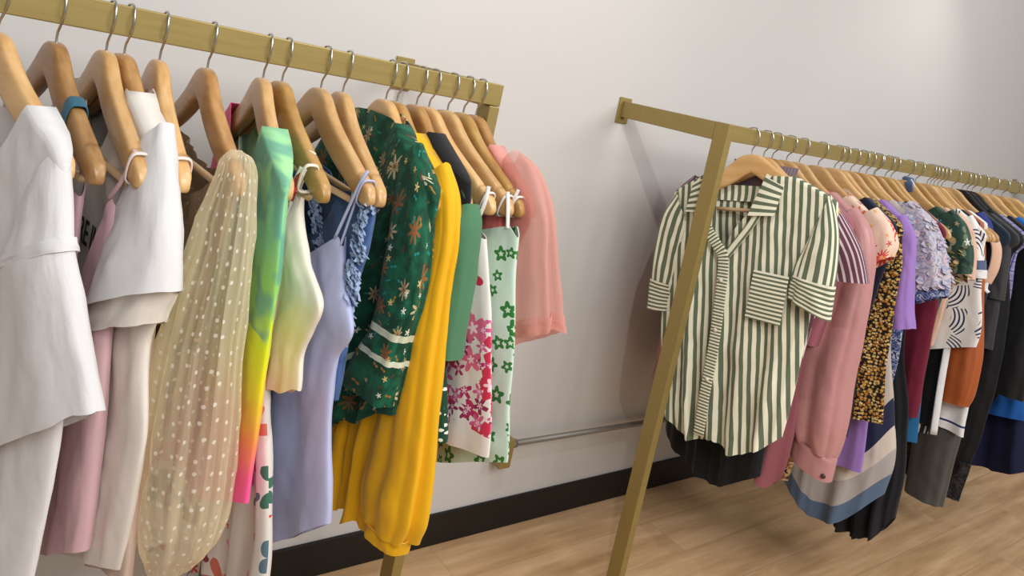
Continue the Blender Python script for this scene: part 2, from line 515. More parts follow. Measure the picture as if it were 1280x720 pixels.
def hanger(X, yaw, roll, label, wmat='light', bar=1, name=None):
    key = (wmat, bar)
    wm = {'light': W_LIGHT, 'tan': W_TAN, 'honey': W_DARK, 'black': BLACK_PL}[wmat]
    if key not in _hang:
        t = make_hanger(wm, bar); _hang[key] = t
        if wmat == 'black': t.name = 'black_hanger'
    else:
        src = _hang[key]; t = src.copy(); COL.objects.link(t)
        for c in src.children:
            d = c.copy(); COL.objects.link(d); d.parent = t
            for e in c.children:
                f = e.copy(); COL.objects.link(f); f.parent = d
    t.location = (X, YR, ztop(X)); t.rotation_euler = (-math.radians(roll), 0, math.radians(yaw))
    tag(t, label, 'hanger', 'hangers on the left rack' if X < 1.2 else 'hangers on the right rack')
    return t
def garment(name, label, cat, X, yaw=0, roll=0, hl=None, wmat='light', bar=1, dx=0.0):
    if hl: hanger(X, yaw, roll, hl, wmat, bar)
    t = empty(name, (X+dx, YR, ztop(X)), (-math.radians(roll), 0, math.radians(yaw)))
    tag(t, label, cat, 'garments on the left rack' if X < 1.2 else 'garments on the right rack')
    return t


# ------------------------------------------------------------------ room
def wall_mat():
    nb = NB('painted_wall'); o = nb.obj()
    a = nb.noise(o, 1.3, 3)[0]; b = nb.noise(o, 160, 2)[0]
    nb.put(nb.b.inputs['Base Color'], nb.mix(a, 'c9c7c4', 'd0cecc'))
    nb.b.inputs['Roughness'].default_value = .62
    nb.b.inputs['Specular IOR Level'].default_value = .35
    nb.bump(nb.m('ADD', nb.m('MULTIPLY', nb.noise(o, 5, 2)[0], 6), b), .06, .002)
    return nb.mat
def floor_mat():
    nb = NB('wood_plank_floor'); o = nb.obj(); s = nb.sep(o)
    br = nb.n('ShaderNodeTexBrick', offset=.37, offset_frequency=2)
    nb.put(br.inputs['Vector'], o)
    for k, v in (('Scale', 1.0), ('Mortar Size', .0012), ('Mortar Smooth', .1), ('Bias', 0.0), ('Brick Width', 1.22), ('Row Height', .15)):
        br.inputs[k].default_value = v
    br.inputs['Color1'].default_value = lin('404040'); br.inputs['Color2'].default_value = lin('c8c8c8'); br.inputs['Mortar'].default_value = (0, 0, 0, 1)
    pl = nb.sep(br.outputs['Color'])[0]
    q = nb.comb(nb.m('MULTIPLY', s[0], .9), nb.m('MULTIPLY', s[1], 9), nb.m('MULTIPLY', pl, 13))
    g = nb.noise(q, 2.2, 5, .62)[0]
    q2 = nb.comb(nb.m('MULTIPLY', s[0], 2.5), nb.m('MULTIPLY', s[1], 60), pl)
    g2 = nb.noise(q2, 2.5, 3, .6)[0]
    c = nb.ramp(nb.m('MULTIPLY', nb.m('SUBTRACT', g, .25), 2), [(0, 'a17d57'), (.35, 'bf9a70'), (.65, 'd2ad84'), (1, 'e4c29a')])
    c = nb.mix(nb.m('MULTIPLY', g2, .28), c, '86643f')
    c = nb.mix(nb.m('MULTIPLY', pl, .22), c, 'c9a883')
    c = nb.mix(nb.m('MULTIPLY', br.outputs['Fac'], .3), c, '6b4e33')
    nb.put(nb.b.inputs['Base Color'], c)
    nb.b.inputs['Roughness'].default_value = .5
    nb.b.inputs['Specular IOR Level'].default_value = .35
    nb.bump(g2, .05, .002)
    return nb.mat
WALL = wall_mat(); FLOOR = floor_mat()
BLACKB = plain('black_vinyl', '070708', .5)
tag(boxm('floor', (-3.5, -5.0, -.05), (7.5, .1, 0), FLOOR, bev=0), kind='structure')
tag(boxm('wall_back', (-3.5, 0, 0), (7.5, .12, 3.2), WALL, bev=0), kind='structure')
tag(boxm('baseboard_back', (-3.5, -.009, 0), (7.5, 0, .0965), BLACKB, bev=.002), kind='structure')

def brushed(nb):
    o = nb.obj()
    g = nb.noise(nb.v('MULTIPLY', o, (6, 90, 90)), 2, 3)[0]
    nb.put(nb.b.inputs['Base Color'], nb.mix(g, '8f7d47', 'a59158'))
    nb.bump(g, .05, .001)
GOLD = plain('brushed_gold_paint', '9a8850', .45, .35, brushed)
GREYM = plain('grey_conduit_metal', '8d8983', .5, .5)
A = .3813
def box_rail(name, x0, x1, z0, z1, h, ya, yb, mat, parent):
    """square tube along the wall, top edge running from z0 to z1"""
    v = []
    for x, z in ((x0, z0), (x1, z1)):
        for y in (ya, yb):
            for dz in (0, -h): v.append((x, y, z+dz))
    f = [(0, 1, 3, 2), (4, 6, 7, 5), (0, 4, 5, 1), (2, 3, 7, 6), (0, 2, 6, 4), (1, 5, 7, 3)]
    o = build(name, v, f, None, mat, parent, smooth=False)
    md = o.modifiers.new('bevel', 'BEVEL'); md.width = .0018; md.segments = 2
    return o
def rack(xa, xb, label, px0, px1, w=.024):
    """xa..xb rail; posts at px0/px1 (left face x)"""
    r = empty('clothes_rack', ((xa+xb)/2, -A+.02, 0))
    off = Vector((-(xa+xb)/2, A-.02, 0))
    parts = []
    parts.append(box_rail('rail', xa+(w if xb > 1.2 else 0), xb, ztop(xa), ztop(min(xb, 1.19) if xb < 1.2 else xb), .0425, -A, -A+.025, GOLD, r))
    for px in (px0, px1):
        zt = ztop(px)
        parts.append(boxm('post', (px, -A-.0004, .006), (px+w, -A+.0425, zt-.0435 if abs(px-px1) < 1e-6 and xb < 1.2 else zt+.0004), GOLD, r))
        parts.append(boxm('foot_plate', (px-.02, -A-.02, 0), (px+w+.02, -A+.0625, .006), GOLD, r))
        parts.append(boxm('wall_arm', (px+.0004, -A+.0426 if xb > 1.2 else -A+.0255, zt-.0475), (px+w-.0004, -.006, zt-.0005), GOLD, r))
        parts.append(boxm('wall_bracket', (px-.012, -.006, zt-.066), (px+w+.012, 0, zt+.010), GOLD, r))
    for p in parts:
        p.data.transform(Matrix.Translation(off))
    tag(r, label, 'clothes rack')
    return r
rack(-1.35, .8632, 'gold square tube clothes rack on the left, carrying the white tees and yellow blouse', -1.35, .8392)
rack(1.5828, 4.7, 'gold square tube clothes rack on the right, its front post beside the striped shirt', 1.5828, 4.68)

t = empty('metal_pipe', (2.7, -.03, .28))
sweep('pipe', [(-1.27, 0, .011), (-.6, 0, .0), (2.0, 0, -.02)], (.0085, .0085), GREYM, t, A=Vector((0, 0, 1)), n=12)
sweep('pipe_collar', [(-1.285, 0, .011), (-1.262, 0, .011)], (.0125, .0125), GREYM, t, A=Vector((0, 0, 1)), n=12)
b = boxm('pipe_bracket', (-1.325, -.022, -.05), (-1.285, .030, .036), GOLD, t)
b = boxm('pipe_strap', (.3, -.01, -.03), (.33, .03, .012), GREYM, t)
tag(t, 'thin grey metal pipe fixed low along the wall, ending in a gold bracket', 'pipe')

# ------------------------------------------------------------------ left rack
WHITE = fabric('white_cotton', (226, 225, 226), .9, wr=.5)
CREAMW = fabric('cream_white_cotton', (230, 223, 214), .9, wr=.45)
INK = plain('black_print', '1c1a1c', .8)

# A: oversized white tee
g = garment('tee_shirt', 'white oversized tee with a dropped shoulder seam, nearest the camera at far left', 'top', .051, 19.5, hl='light wooden hanger under the nearest white oversized tee', wmat='light')
body(g, WHITE, [(-.13, .225), (-.3, .25), (-.5, .292), (-.72, .28), (-.9, .28)], -.86, neck(.135, .13), neck(.135, .03), seed=2, fold=(.002, .010), nf=3)
SL = [(.176, -.225, .058, .016, 60, .0), (.188, -.265, .064, .021, 46, -.004), (.205, -.31, .068, .024, 27, -.010), (.232, -.40, .092, .026, 33, -.006), (.262, -.498, .118, .028, 36, -.002)]
sleeves(g, WHITE, SL, seed=4, fold=(.02, .07), nf=4)
tube(g, WHITE, [(.2, -.297, .069, .0250, 29, -.0085), (.203, -.303, .0712, .0262, 28, -.009), (.206, -.309, .0705, .0258, 27, -.0095)], name='shoulder_seam', m=6, fold=(.02, .02), seed=4)

# B: mauve dress with teal straps
TEAL = fabric('teal_ribbon', '35657a', .7); MAUVE = fabric('dusky_mauve', 'a5838a', .75)
g = garment('slip_dress', 'dusky mauve slip dress with a teal shoulder strap looped over its hanger arm', 'dress', .117, 9.5, hl='tan wooden hanger wrapped by a teal strap, second on the left rack', wmat='tan')
body(g, MAUVE, [(-.2, .17), (-.3, .188), (-.5, .18), (-.75, .17)], -.72, cami(.15, -.22, -.34, -.24, .18), seed=5, fold=(.002, .008))
strap(g, MAUVE, [(.0, .15, -.155), (-.006, .152, -.19), (-.01, .15, -.225)], .0022)
ring_loop(g, TEAL, .11, w=.022)
strap(g, TEAL, [(.012, .104, -.15), (.012, .085, -.17), (.010, .06, -.215), (.004, .03, -.30)], .009, name='teal_strap', far=False)
strap(g, TEAL, [(-.012, .1, -.15), (-.013, .075, -.175), (-.010, .04, -.25), (-.004, .0, -.33)], .0035, name='teal_strap', far=False)

# C: pink satin slip dress
PINK = fabric('pink_satin', 'd8b2b8', .5, coat=.2, weave=.1)
ELAS = plain('white_elastic', 'e9dcd8', .7)
g = garment('slip_dress', 'pale pink satin slip dress hanging by thin straps between the two white tees', 'dress', .178, 6, hl='light wooden hanger with a thin pink strap loop, left of the text tee', wmat='light')
body(g, PINK, [(-.245, .15), (-.337, .178), (-.41, .196), (-.527, .222), (-.66, .24), (-.8, .24)], [(0, -.67), (.5, -.80), (1, -.67)], cami(.146, -.24, -.50, -.25, .15, 1.05), seed=6, fold=(.002, .010), nf=3)
strap(g, PINK, [(.0, .185, -.168), (-.006, .175, -.21), (-.010, .146, -.242)], .0028)
ring_loop(g, ELAS, .19, w=.006)

# D: white tee with black lettering, long
g = garment('tee_shirt', 'long white tee with tall black lettering on its shaded front and a wide turned sleeve', 'top', .201, 9, hl='tan wooden hanger inside the white tee with black lettering', wmat='tan')
body(g, CREAMW, [(-.11, .2), (-.2, .215), (-.35, .252), (-.4, .236), (-.52, .27), (-.67, .265), (-.8, .25)], [(0, -.69), (.5, -.79), (1, -.69)], neck(.075, .105), neck(.075, .02), seed=8, fold=(.002, .008), nf=3)
SL = [(.15, -.18, .06, .02, 56, .0), (.175, -.235, .075, .026, 44, -.006), (.195, -.29, .092, .034, 33, -.012), (.208, -.352, .102, .04, 26, -.016)]
sleeves(g, WHITE, SL, seed=9, fold=(.02, .05), nf=4)
sleeves(g, CREAMW, [(.19, -.31, .085, .03, 32, -.004), (.185, -.36, .10, .034, 29, -.008), (.168, -.408, .11, .034, 26, -.012)], seed=10, name='sleeve_lining', fold=(.02, .05), nf=4)
cu = bpy.data.curves.new('lettering', 'FONT'); cu.body = 'FUTURE IM'; cu.size = .05; cu.align_x = 'CENTER'; cu.extrude = .0003; cu.offset = .0006
tmp = bpy.data.objects.new('tmp', cu); COL.objects.link(tmp)
dg = bpy.context.evaluated_depsgraph_get(); me = bpy.data.meshes.new_from_object(tmp.evaluated_get(dg))
bpy.data.objects.remove(tmp)
me.materials.clear(); me.materials.append(INK)
o = link(bpy.data.objects.new('printed_lettering', me), g)
o.rotation_euler = (PI/2, 0, -PI/2); o.scale = (.72, 1.0, 1); o.location = (-.024, .0, -.338)
tag(o, 'tall black lettering across the chest')

# E: blush slip
BLUSH = fabric('blush_viscose', 'c9b2a2', .75)
g = garment('slip_dress', 'taupe blush slip dress on a white strap loop, left of the dotted sheer sleeve', 'dress', .248, 0, hl='light wooden hanger with a white strap loop near its tip', wmat='light')
body(g, BLUSH, [(-.26, .14), (-.4, .18), (-.55, .23), (-.7, .27), (-.9, .28)], [(0, -.70), (.5, -.80), (1, -.70)], cami(.13, -.27, -.36, -.3, .14), seed=11, fold=(.002, .008))
strap(g, ELAS, [(.0, .19, -.175), (-.006, .175, -.2), (-.01, .13, -.272)], .0025)
ring_loop(g, ELAS, .19, w=.005)

# F: sheer dotted blouse
TAUPE = fabric('taupe_dotted_mesh', p_dots('8f7558', 'b59d7e', .024, .0022), .8, wr=.5, wscale=30)
def sheer_dots(nb, uv):
    d = nb.vor(nb.v('SCALE', uv, 1/.021), .45)[0]
    lw = nb.n('ShaderNodeLayerWeight'); lw.inputs[0].default_value = .55
    dots = nb.m('LESS_THAN', d, .124)
    st = nb.m('MULTIPLY', nb.m('SUBTRACT', nb.noise(nb.v('MULTIPLY', uv, (40, 1.6, 1)), 1.5, 3)[0], .38), 1.5)
    base = nb.m('ADD', .15, nb.m('MAXIMUM', 0.0, nb.m('MULTIPLY', st, .8)))
    base = nb.m('ADD', base, nb.m('MULTIPLY', lw.outputs['Facing'], .42))
    return nb.m('MINIMUM', 1.0, nb.m('ADD', base, nb.m('MULTIPLY', dots, .45)))
SHEER = fabric('cream_dotted_tulle', p_dots('fbf0cc', 'fffbee', .021, .0026, .45), .8, wr=.3, sheer=sheer_dots)
g = garment('blouse', 'sheer cream blouse with white dots and a long gathered balloon sleeve', 'top', .316, .6, hl='tan wooden hanger inside the sheer dotted blouse', wmat='tan')
body(g, TAUPE, [(-.16, .205), (-.25, .2), (-.35, .17), (-.42, .17), (-.6, .17)], [(0, -.43), (.5, -.52), (1, -.43)], line([(-.21, -.19), (-.17, -.22), (-.09, -.325), (0, -.295), (.09, -.25), (.17, -.2), (.21, -.18)]), line([(-.21, -.18), (-.1, -.2), (0, -.22), (.1, -.2), (.21, -.18)]), seed=12, fold=(.004, .012), nf=7)
boxm('size_label', (-.024, -.065, -.272), (-.0225, -.045, -.256), INK, g, 0)
SL = [(.19, -.153, .004, .006, 10, 0), (.198, -.166, .026, .018, 25, 0), (.207, -.20, .034, .026, 10, -.002), (.208, -.27, .046, .036, 0, -.004), (.211, -.38, .062, .046, 0, -.008), (.224, -.51, .078, .054, 0, -.010), (.232, -.60, .082, .056, 0, -.010), (.236, -.66, .070, .048, 2, -.010), (.24, -.692, .044, .034, 4, -.010), (.24, -.705, .036, .03, 4, -.010)]
sleeves(g, SHEER, SL, seed=13, fold=(.05, .13), nf=6, n=72, m=50, solid=0)

# G: tie-dye tank
TIE = fabric('neon_tie_dye', p_tiedye, .8)
g = garment('tank_top', 'neon tie dye tank top running from green through yellow to pink at the hem', 'top', .402, -5, hl='light wooden hanger inside the neon tie dye top', wmat='light')
body(g, TIE, [(-.15, .198), (-.2, .225), (-.3, .25), (-.46, .272), (-.6, .30)], [(0, -.6), (.5, -.74), (1, -.6)], neck(.115, .16), neck(.115, .03), seed=14, fold=(.002, .008), nf=3)

# H: floral maxi and ivory top on one hanger
RF = ['b23a3a', 'c96a5a', '8a2f33', 'd76fa0', '3c6b58']
FLOR = fabric('white_floral', p_floral('d8d2cb', [dict(cols=RF, sp=.085, r=.040, keep=.6, depth=.3, centre='7c2a2a'), dict(cols=['3d6a55', '6d8f7c', '56707c'], sp=.05, r=.024, petals=2, keep=.5, depth=.7), dict(cols=['c8443e', 'e07aa8'], sp=.04, r=.009, keep=.3)]), .75)
IVORY = fabric('ivory_crepe', 'ebe3d4', .7)
g = garment('maxi_dress', 'white maxi dress printed with red, pink and green flowers below the dotted sleeve', 'dress', .433, 1.4, hl='tan wooden hanger with a floral strap tied near its tip', wmat='honey', dx=-.012)
body(g, FLOR, [(-.25, .13), (-.35, .15), (-.5, .18), (-.6, .235), (-.72, .285), (-1.1, .31)], -1.08, cami(.14, -.27, -.36, -.3, .15), seed=15, fold=(.002, .016), nf=4)
strap(g, FLOR, [(-.006, .178, -.17), (-.010, .17, -.20), (-.012, .14, -.275)], .006)
ring_loop(g, IVORY, .178, w=.006)
g = garment('sleeveless_top', 'ivory sleeveless top with a frilled hem, hung over the floral maxi dress', 'top', .433, 1.4, dx=.004)
body(g, IVORY, [(-.21, .13), (-.25, .15), (-.3, .195), (-.35, .262), (-.385, .25), (-.43, .235), (-.475, .245), (-.6, .23)], [(0, -.475), (.5, -.58), (1, -.475)], line([(-.14, -.2), (-.1, -.25), (0, -.32), (.1, -.25), (.14, -.2)]), seed=16, fold=(.002, .012), nf=6, wave=(.006, 9))
strap(g, IVORY, [(0, .15, -.15), (-.004, .142, -.18), (-.004, .125, -.225)], .006)

# I: lavender slip
LAV = fabric('lavender_satin', 'b3bade', .5, coat=.25, weave=.1)
g = garment('slip_dress', 'lavender blue satin slip dress with thin double straps', 'dress', .5, 2.6, hl='light wooden hanger with thin lavender straps, left of the frayed denim', wmat='light')
body(g, LAV, [(-.273, .165), (-.333, .19), (-.395, .242), (-.448, .215), (-.53, .228), (-.67, .28), (-.9, .30)], [(0, -.67), (.5, -.86), (1, -.67)], cami(.162, -.272, -.37, -.3, .168, 1.1), seed=17, fold=(.002, .010), nf=3)
strap(g, LAV, [(0, .2, -.16), (-.008, .196, -.185), (-.012, .163, -.275)], .0024)
strap(g, LAV, [(.004, .195, -.162), (.0, .188, -.19), (-.004, .168, -.29)], .002)
ring_loop(g, LAV, .197, w=.004)

# J: frayed denim
DEN = fabric('blue_denim', p_mottle(['2c4470', '3d5a8a', '4c6a9c', '2f4a78'], 14, 5, False), .9, wr=.4)
FRAY = fabric('frayed_denim_threads', p_mottle(['7d98c4', 'a9bddc', '5f7fb2'], 60, 3, False), .95)
DDEN = fabric('dark_denim', '1f2c4c', .9)
g = garment('denim_top', 'blue denim top with pale frayed edges behind the lavender slip', 'top', .54, -3.4, hl='light wooden hanger above the frayed blue denim top', wmat='light')
body(g, DEN, [(-.18, .2), (-.27, .208), (-.33, .197), (-.47, .2), (-.65, .19)], [(0, -.52), (.5, -.64), (1, -.52)], line([(-.2, -.2), (-.12, -.22), (-.03, -.33), (.05, -.3), (.12, -.21), (.2, -.195)]), line([(-.2, -.195), (0, -.22), (.2, -.195)]), seed=18, fold=(.002, .008), nf=3)
rs = random.Random(3)
def fray(name, u_of, z0, z1, count, x, out):
    V, Fc, U = [], [], []
    for k in range(count):
        z = z0+(z1-z0)*(k+rs.random())/count; u = u_of(z)+rs.uniform(-.012, .004)
        L = rs.uniform(.008, .024); w = rs.uniform(.0012, .0042); xx = x+rs.uniform(-.012, .008)
        a = rs.uniform(-1.2, .7); b = len(V); n = 4
        for i in range(n+1):
            t = i/n; ww = w*(1-.55*t)
            cu_ = u+out*L*t*math.cos(a); cz = z+L*t*math.sin(a)-.006*t*t
            cx = xx+rs.uniform(-.004, .004)
            V.append(loc(cx, cu_, cz+ww)); V.append(loc(cx+.004, cu_, cz-ww))
        for i in range(n):
            Fc.append((b+2*i, b+2*i+1, b+2*i+3, b+2*i+2)); U.append(((z, t), (z, .1), (z+.02, .1), (z+.02, .2)))
    return build(name, V, Fc, U, FRAY, g, solid=.0012)
fray('frayed_edge', lambda z: .2, -.2, -.42, 120, -.010, 1)
fray('frayed_edge', lambda z: -.02+(-.2-z)*.9 if z > -.33 else .11, -.2, -.33, 60, -.022, 1)

# K: green floral dress
def k_base(nb, uv):
    n0 = nb.noise(uv, 38, 3)[0]
    c = nb.ramp(n0, [(0, '06301f'), (.45, '0a4630'), (.6, '126348'), (.75, '0c4c34')])
    c = flower_layer(nb, uv, c, ['b9a27a', 'd8c9a6', '8c5f34', 'c8b58c'], .06, .020, 8, .55, '8a5530', 2.3, .35)
    c = flower_layer(nb, uv, c, ['efe9da', 'd9c07a'], .03, .006, 5, .35, None, 5.1, .4)
    return flower_layer(nb, uv, c, ['a8752e', '1f8a86', '6b3a22'], .022, .006, 2, .5, None, 7.7, .6)
TRIM = 'd9e0c6'
GREEN = fabric('emerald_floral', p_bands(k_base, [(.072, .082, TRIM), (.115, .127, TRIM)]), .7)
GREEN0 = fabric('emerald_floral_plain', k_base, .7)
g = garment('floral_dress', 'emerald green floral dress with high neck, puffed sleeve and pale trim bands', 'dress', .623, 0, hl='light wooden hanger inside the emerald floral dress', wmat='light')
body(g, GREEN, [(-.10, .15), (-.14, .165), (-.2, .2), (-.28, .215), (-.4, .215), (-.5, .225), (-.7, .23)], [(0, -.54), (.5, -.66), (1, -.54)], neck(.07, -.005, lift=.01), neck(.07, -.015, lift=.01), seed=19, fold=(.003, .02), nf=6, hemuv=True, wave=(.008, 5))
SL = [(.12, -.155, .045, .018, 60, 0), (.155, -.20, .052, .022, 50, -.002), (.185, -.27, .045, .026, 18, -.008), (.195, -.35, .046, .028, 4, -.010), (.19, -.415, .042, .026, 0, -.010), (.178, -.46, .056, .030, 2, -.010), (.165, -.53, .068, .034, 6, -.010)]
sleeves(g, GREEN, SL, seed=20, fold=(.04, .17), nf=5, hemuv=True)

# L: yellow blouse
YEL = fabric('mustard_viscose', 'e8b00c', .7, coat=.05)
g = garment('blouse', 'mustard yellow blouse with a long full sleeve gathered at a buttonless cuff', 'top', .645, 2, hl='honey coloured wooden hanger under the mustard yellow blouse', wmat='honey')
body(g, YEL, [(-.11, .17), (-.18, .2), (-.3, .185), (-.5, .175), (-.65, .18), (-.78, .195)], [(0, -.775), (.5, -.805), (1, -.775)], neck(.08, .10), neck(.08, .02), seed=21, fold=(.003, .016), nf=6, wave=(.008, 8))
SL = [(.165, -.165, .035, .014, 55), (.198, -.205, .034, .018, 35), (.216, -.285, .032, .020, 5), (.216, -.40, .044, .023, 0), (.222, -.52, .056, .026, 0), (.228, -.62, .064, .029, 2), (.232, -.69, .066, .032, 4), (.233, -.735, .055, .03, 6)]
sl = sleeves(g, YEL, SL, seed=22, fold=(.08, .2), nf=4, n=72, m=50)
sleeves(g, YEL, [(.233, -.732, .055, .03, 6), (.233, -.74, .05, .028, 6), (.233, -.757, .049, .028, 6)], name='cuff', seed=23, fold=(.05, .05), nf=9, n=48, m=8)

# M: black / green dress with polka skirt
BLK = fabric('black_cotton', '16171b', .85); OLIVE = fabric('dark_green_rib', p_stripes('2f5843', '284c3a', .006, .5), .85)
SAGE = fabric('forest_green_knit', '4f7f5d', .9)
POLKA = fabric('polka_dot_green', p_dots('12402c', 'e2e6dc', .0115, .0026, .55), .75)
g = garment('polka_dress', 'dark green polka dot dress with black shoulders and plain green sleeve beside yellow blouse', 'dress', .686, 0, hl='dark tan wooden hanger above the black shouldered dress', wmat='tan')
body(g, OLIVE, [(-.12, .18), (-.2, .208), (-.3, .205), (-.44, .21)], -.44, neck(.08, .09), neck(.08, .02), seed=24, fold=(.002, .006))
body(g, BLK, [(-.12, .19), (-.2, .222), (-.24, .224)], -.215, neck(.08, .07, lift=.011), neck(.08, .01, lift=.011), seed=25, fold=(0, 0), thick=.024, name='yoke')
sleeves(g, SAGE, [(.222, -.195, .012, .016, 30), (.227, -.225, .020, .024, 5), (.232, -.30, .026, .026, 0), (.236, -.38, .028, .026, 0), (.24, -.435, .028, .026, 0)], seed=26, fold=(.02, .05))
body(g, POLKA, [(-.43, .215), (-.5, .262), (-.56, .285)], -.565, line([(-.3, -.432), (.3, -.432)]), seed=27, fold=(.004, .014), nf=5, name='skirt', thick=.03)
sweep('waist_tie', smooth_path([Vector(loc(-.02, .2, -.425)), Vector(loc(-.03, .225, -.43)), Vector(loc(-.03, .225, -.46)), Vector(loc(-.025, .215, -.48))]), (.012, .004), BLK, g, n=8)

# N: white dress with pink blossom print
BLOS = fabric('pink_blossom_print', p_floral('e3ded8', [dict(cols=['c8324c', 'd7476a', 'b8254a'], sp=.07, r=.025, keep=.6, depth=.3, centre='e98aa0'), dict(cols=['a8325f', 'd4689a', 'c2417f'], sp=.028, r=.011, keep=.45, depth=.35)]), .7)
def blossom(nb, uv):
    y = nb.sep(uv)[1]
    c = nb.mix(0.0, 'e4dfd9', 'e4dfd9')
    c = flower_layer(nb, uv, c, ['c92f4b', 'd9546f'], .075, .026, 3, .55, 'e88ca2', 1.3, .35)
    low = nb.m('MULTIPLY', nb.m('LESS_THAN', y, -.37), nb.m('GREATER_THAN', y, -.545))
    d = flower_layer(nb, uv, c, ['b02a66', 'd05a94', '8f2a58'], .024, .0165, 5, .95, 'f0c4d6', 3.3, .35)
    d = flower_layer(nb, uv, d, ['c9304f', 'e06a8a'], .05, .031, 5, .6, 'f3d2da', 6.1, .3)
    return nb.mix(low, c, d)
BLOS = fabric('blossom_print', blossom, .7)
STRW = fabric('white_strap', 'e8e4df', .7)
g = garment('cami_dress', 'white strappy dress with red petals and magenta blossom print', 'dress', .713, 6, hl='light wooden hanger holding the white blossom print dress', wmat='light')
body(g, BLOS, [(-.235, .21), (-.3, .238), (-.38, .272), (-.57, .325), (-.62, .33)], [(0, -.575), (.5, -.625), (1, -.575)], line([(-.21, -.25), (-.19, -.245), (-.1, -.275), (0, -.29), (.1, -.275), (.19, -.245), (.21, -.25)]), seed=28, fold=(.002, .010), nf=4)
strap(g, STRW, [(0, .2, -.165), (-.006, .205, -.195), (-.012, .195, -.25)], .0035)
ring_loop(g, STRW, .198, w=.005)

# O: mint dress with green flowers
MINT = fabric('mint_daisy_print', p_floral('c9e0cf', [dict(cols=['2f7a34'], sp=.036, r=.0145, keep=.85, depth=.22, centre='cfe6cf')]), .7)
g = garment('cami_dress', 'mint strappy dress scattered with small green flowers, beside the pink tulle blouse', 'dress', .754, 5, hl='light wooden hanger holding the mint flowered dress', wmat='light')
body(g, MINT, [(-.23, .25), (-.28, .258), (-.39, .29), (-.49, .31), (-.58, .335), (-.7, .34)], [(0, -.585), (.5, -.73), (1, -.585)], line([(-.25, -.235), (-.235, -.22), (-.1, -.275), (0, -.3), (.1, -.275), (.235, -.22), (.25, -.235)]), seed=29, fold=(.002, .010), nf=4)
strap(g, STRW, [(0, .205, -.17), (-.006, .22, -.195), (-.012, .235, -.225)], .0032)
ring_loop(g, STRW, .2, w=.005)

# P: coral slip
CORAL = fabric('coral_crepe', 'd06f68', .7)
g = garment('slip_dress', 'coral red slip dress glimpsed between the mint dress straps and the pink tulle', 'dress', .79, 2, hl='honey coloured wooden hanger with a white strap loop, second from the left rack post', wmat='honey')
body(g, CORAL, [(-.22, .17), (-.3, .185), (-.5, .19), (-.7, .19)], -.6, cami(.165, -.215, -.27, -.23, .175), seed=30, fold=(.002, .008))
strap(g, STRW, [(0, .2, -.165), (-.006, .195, -.19), (-.012, .168, -.22)], .003)
ring_loop(g, STRW, .2, w=.005)

# Q: pink tulle blouse
def tulle(nb, uv):
    return nb.m('ADD', .36, nb.m('MULTIPLY', nb.noise(nb.v('MULTIPLY', uv, (40, 3, 1)), 1.5, 3)[0], .5))
TUL = fabric('pink_tulle', 'efb4a8', .8, sheer=tulle, wr=.15)
PINKL = fabric('pink_lining', 'de968c', .8)
g = garment('blouse', 'pale pink tulle blouse with a flared short sleeve, last on the left rack', 'top', .82, 0, hl='tan wooden hanger under the pink tulle blouse, beside the left rack post', wmat='tan')
body(g, PINKL, [(-.12, .18), (-.2, .2), (-.3, .19), (-.5, .19)], -.48, neck(.085, .08), neck(.085, .02), seed=31, thick=.014, fold=(.001, .004))
SL = [(.12, -.145, .045, .016, 62, .0), (.16, -.172, .06, .022, 52, .006), (.205, -.235, .066, .026, 35, .010), (.226, -.31, .072, .028, 28, .012), (.248, -.385, .080, .031, 32, .014), (.256, -.412, .083, .033, 33, .014)]
sl = sleeves(g, TUL, SL, seed=32, fold=(.04, .16), nf=5, n=72, solid=0)
tube(sl, TUL, [(.2475, -.384, .082, .033, 32, .014), (.256, -.412, .085, .035, 33, .014)], seed=32, name='hem_frill', fold=(.15, .16), nf=5, n=72, m=8, solid=0)

# ------------------------------------------------------------------ right rack
DTH[0] = .026
GSTR_C = ('65705a', 'ecead2')
GSTR = fabric('green_white_stripe', p_stripes(*GSTR_C, .0186, .5, 0, .004), .85, wr=.3)
GSTR_H = fabric('green_white_stripe_across', p_stripes(*GSTR_C, .0186, .5, 1), .85)
GSTR_F = fabric('green_white_fine_stripe_across', p_stripes(*GSTR_C, .0105, .5, 1), .85)
GSTR_P = fabric('green_white_placket', p_stripes(*GSTR_C, .0085, .5, 1), .85)
BTN = plain('pale_button', 'e4e0d2', .4)

def sheet(name, pts, mat, root, nu=8, nv=8, depth=.002, bulge=.004, uvw=None, solid=.0016, tip=0.0):
    """a soft cloth patch through four corners given as (x, u, z): far top, near top, near bottom, far bottom"""
    V, Fc, U = [], [], []
    a, b, c, d = [Vector(p) for p in pts]
    W = ((b-a).length+(c-d).length)/2; H = ((d-a).length+(c-b).length)/2
    for j in range(nv+1):
        for i in range(nu+1):
            s, t = i/nu, j/nv
            p = (a*(1-s)+b*s)*(1-t)+(d*(1-s)+c*s)*t
            p = p+Vector((-bulge*math.sin(PI*s)*math.sin(PI*t)-tip*t*t, 0, 0))
            V.append(loc(*p))
    for j in range(nv):
        for i in range(nu):
            q = [j*(nu+1)+i, j*(nu+1)+i+1, (j+1)*(nu+1)+i+1, (j+1)*(nu+1)+i]
            Fc.append(tuple(q))
            U.append(tuple((k % (nu+1)/nu*W, -(k//(nu+1))/nv*H) for k in q))
    return build(name, V, Fc, U, mat, root, solid=solid)

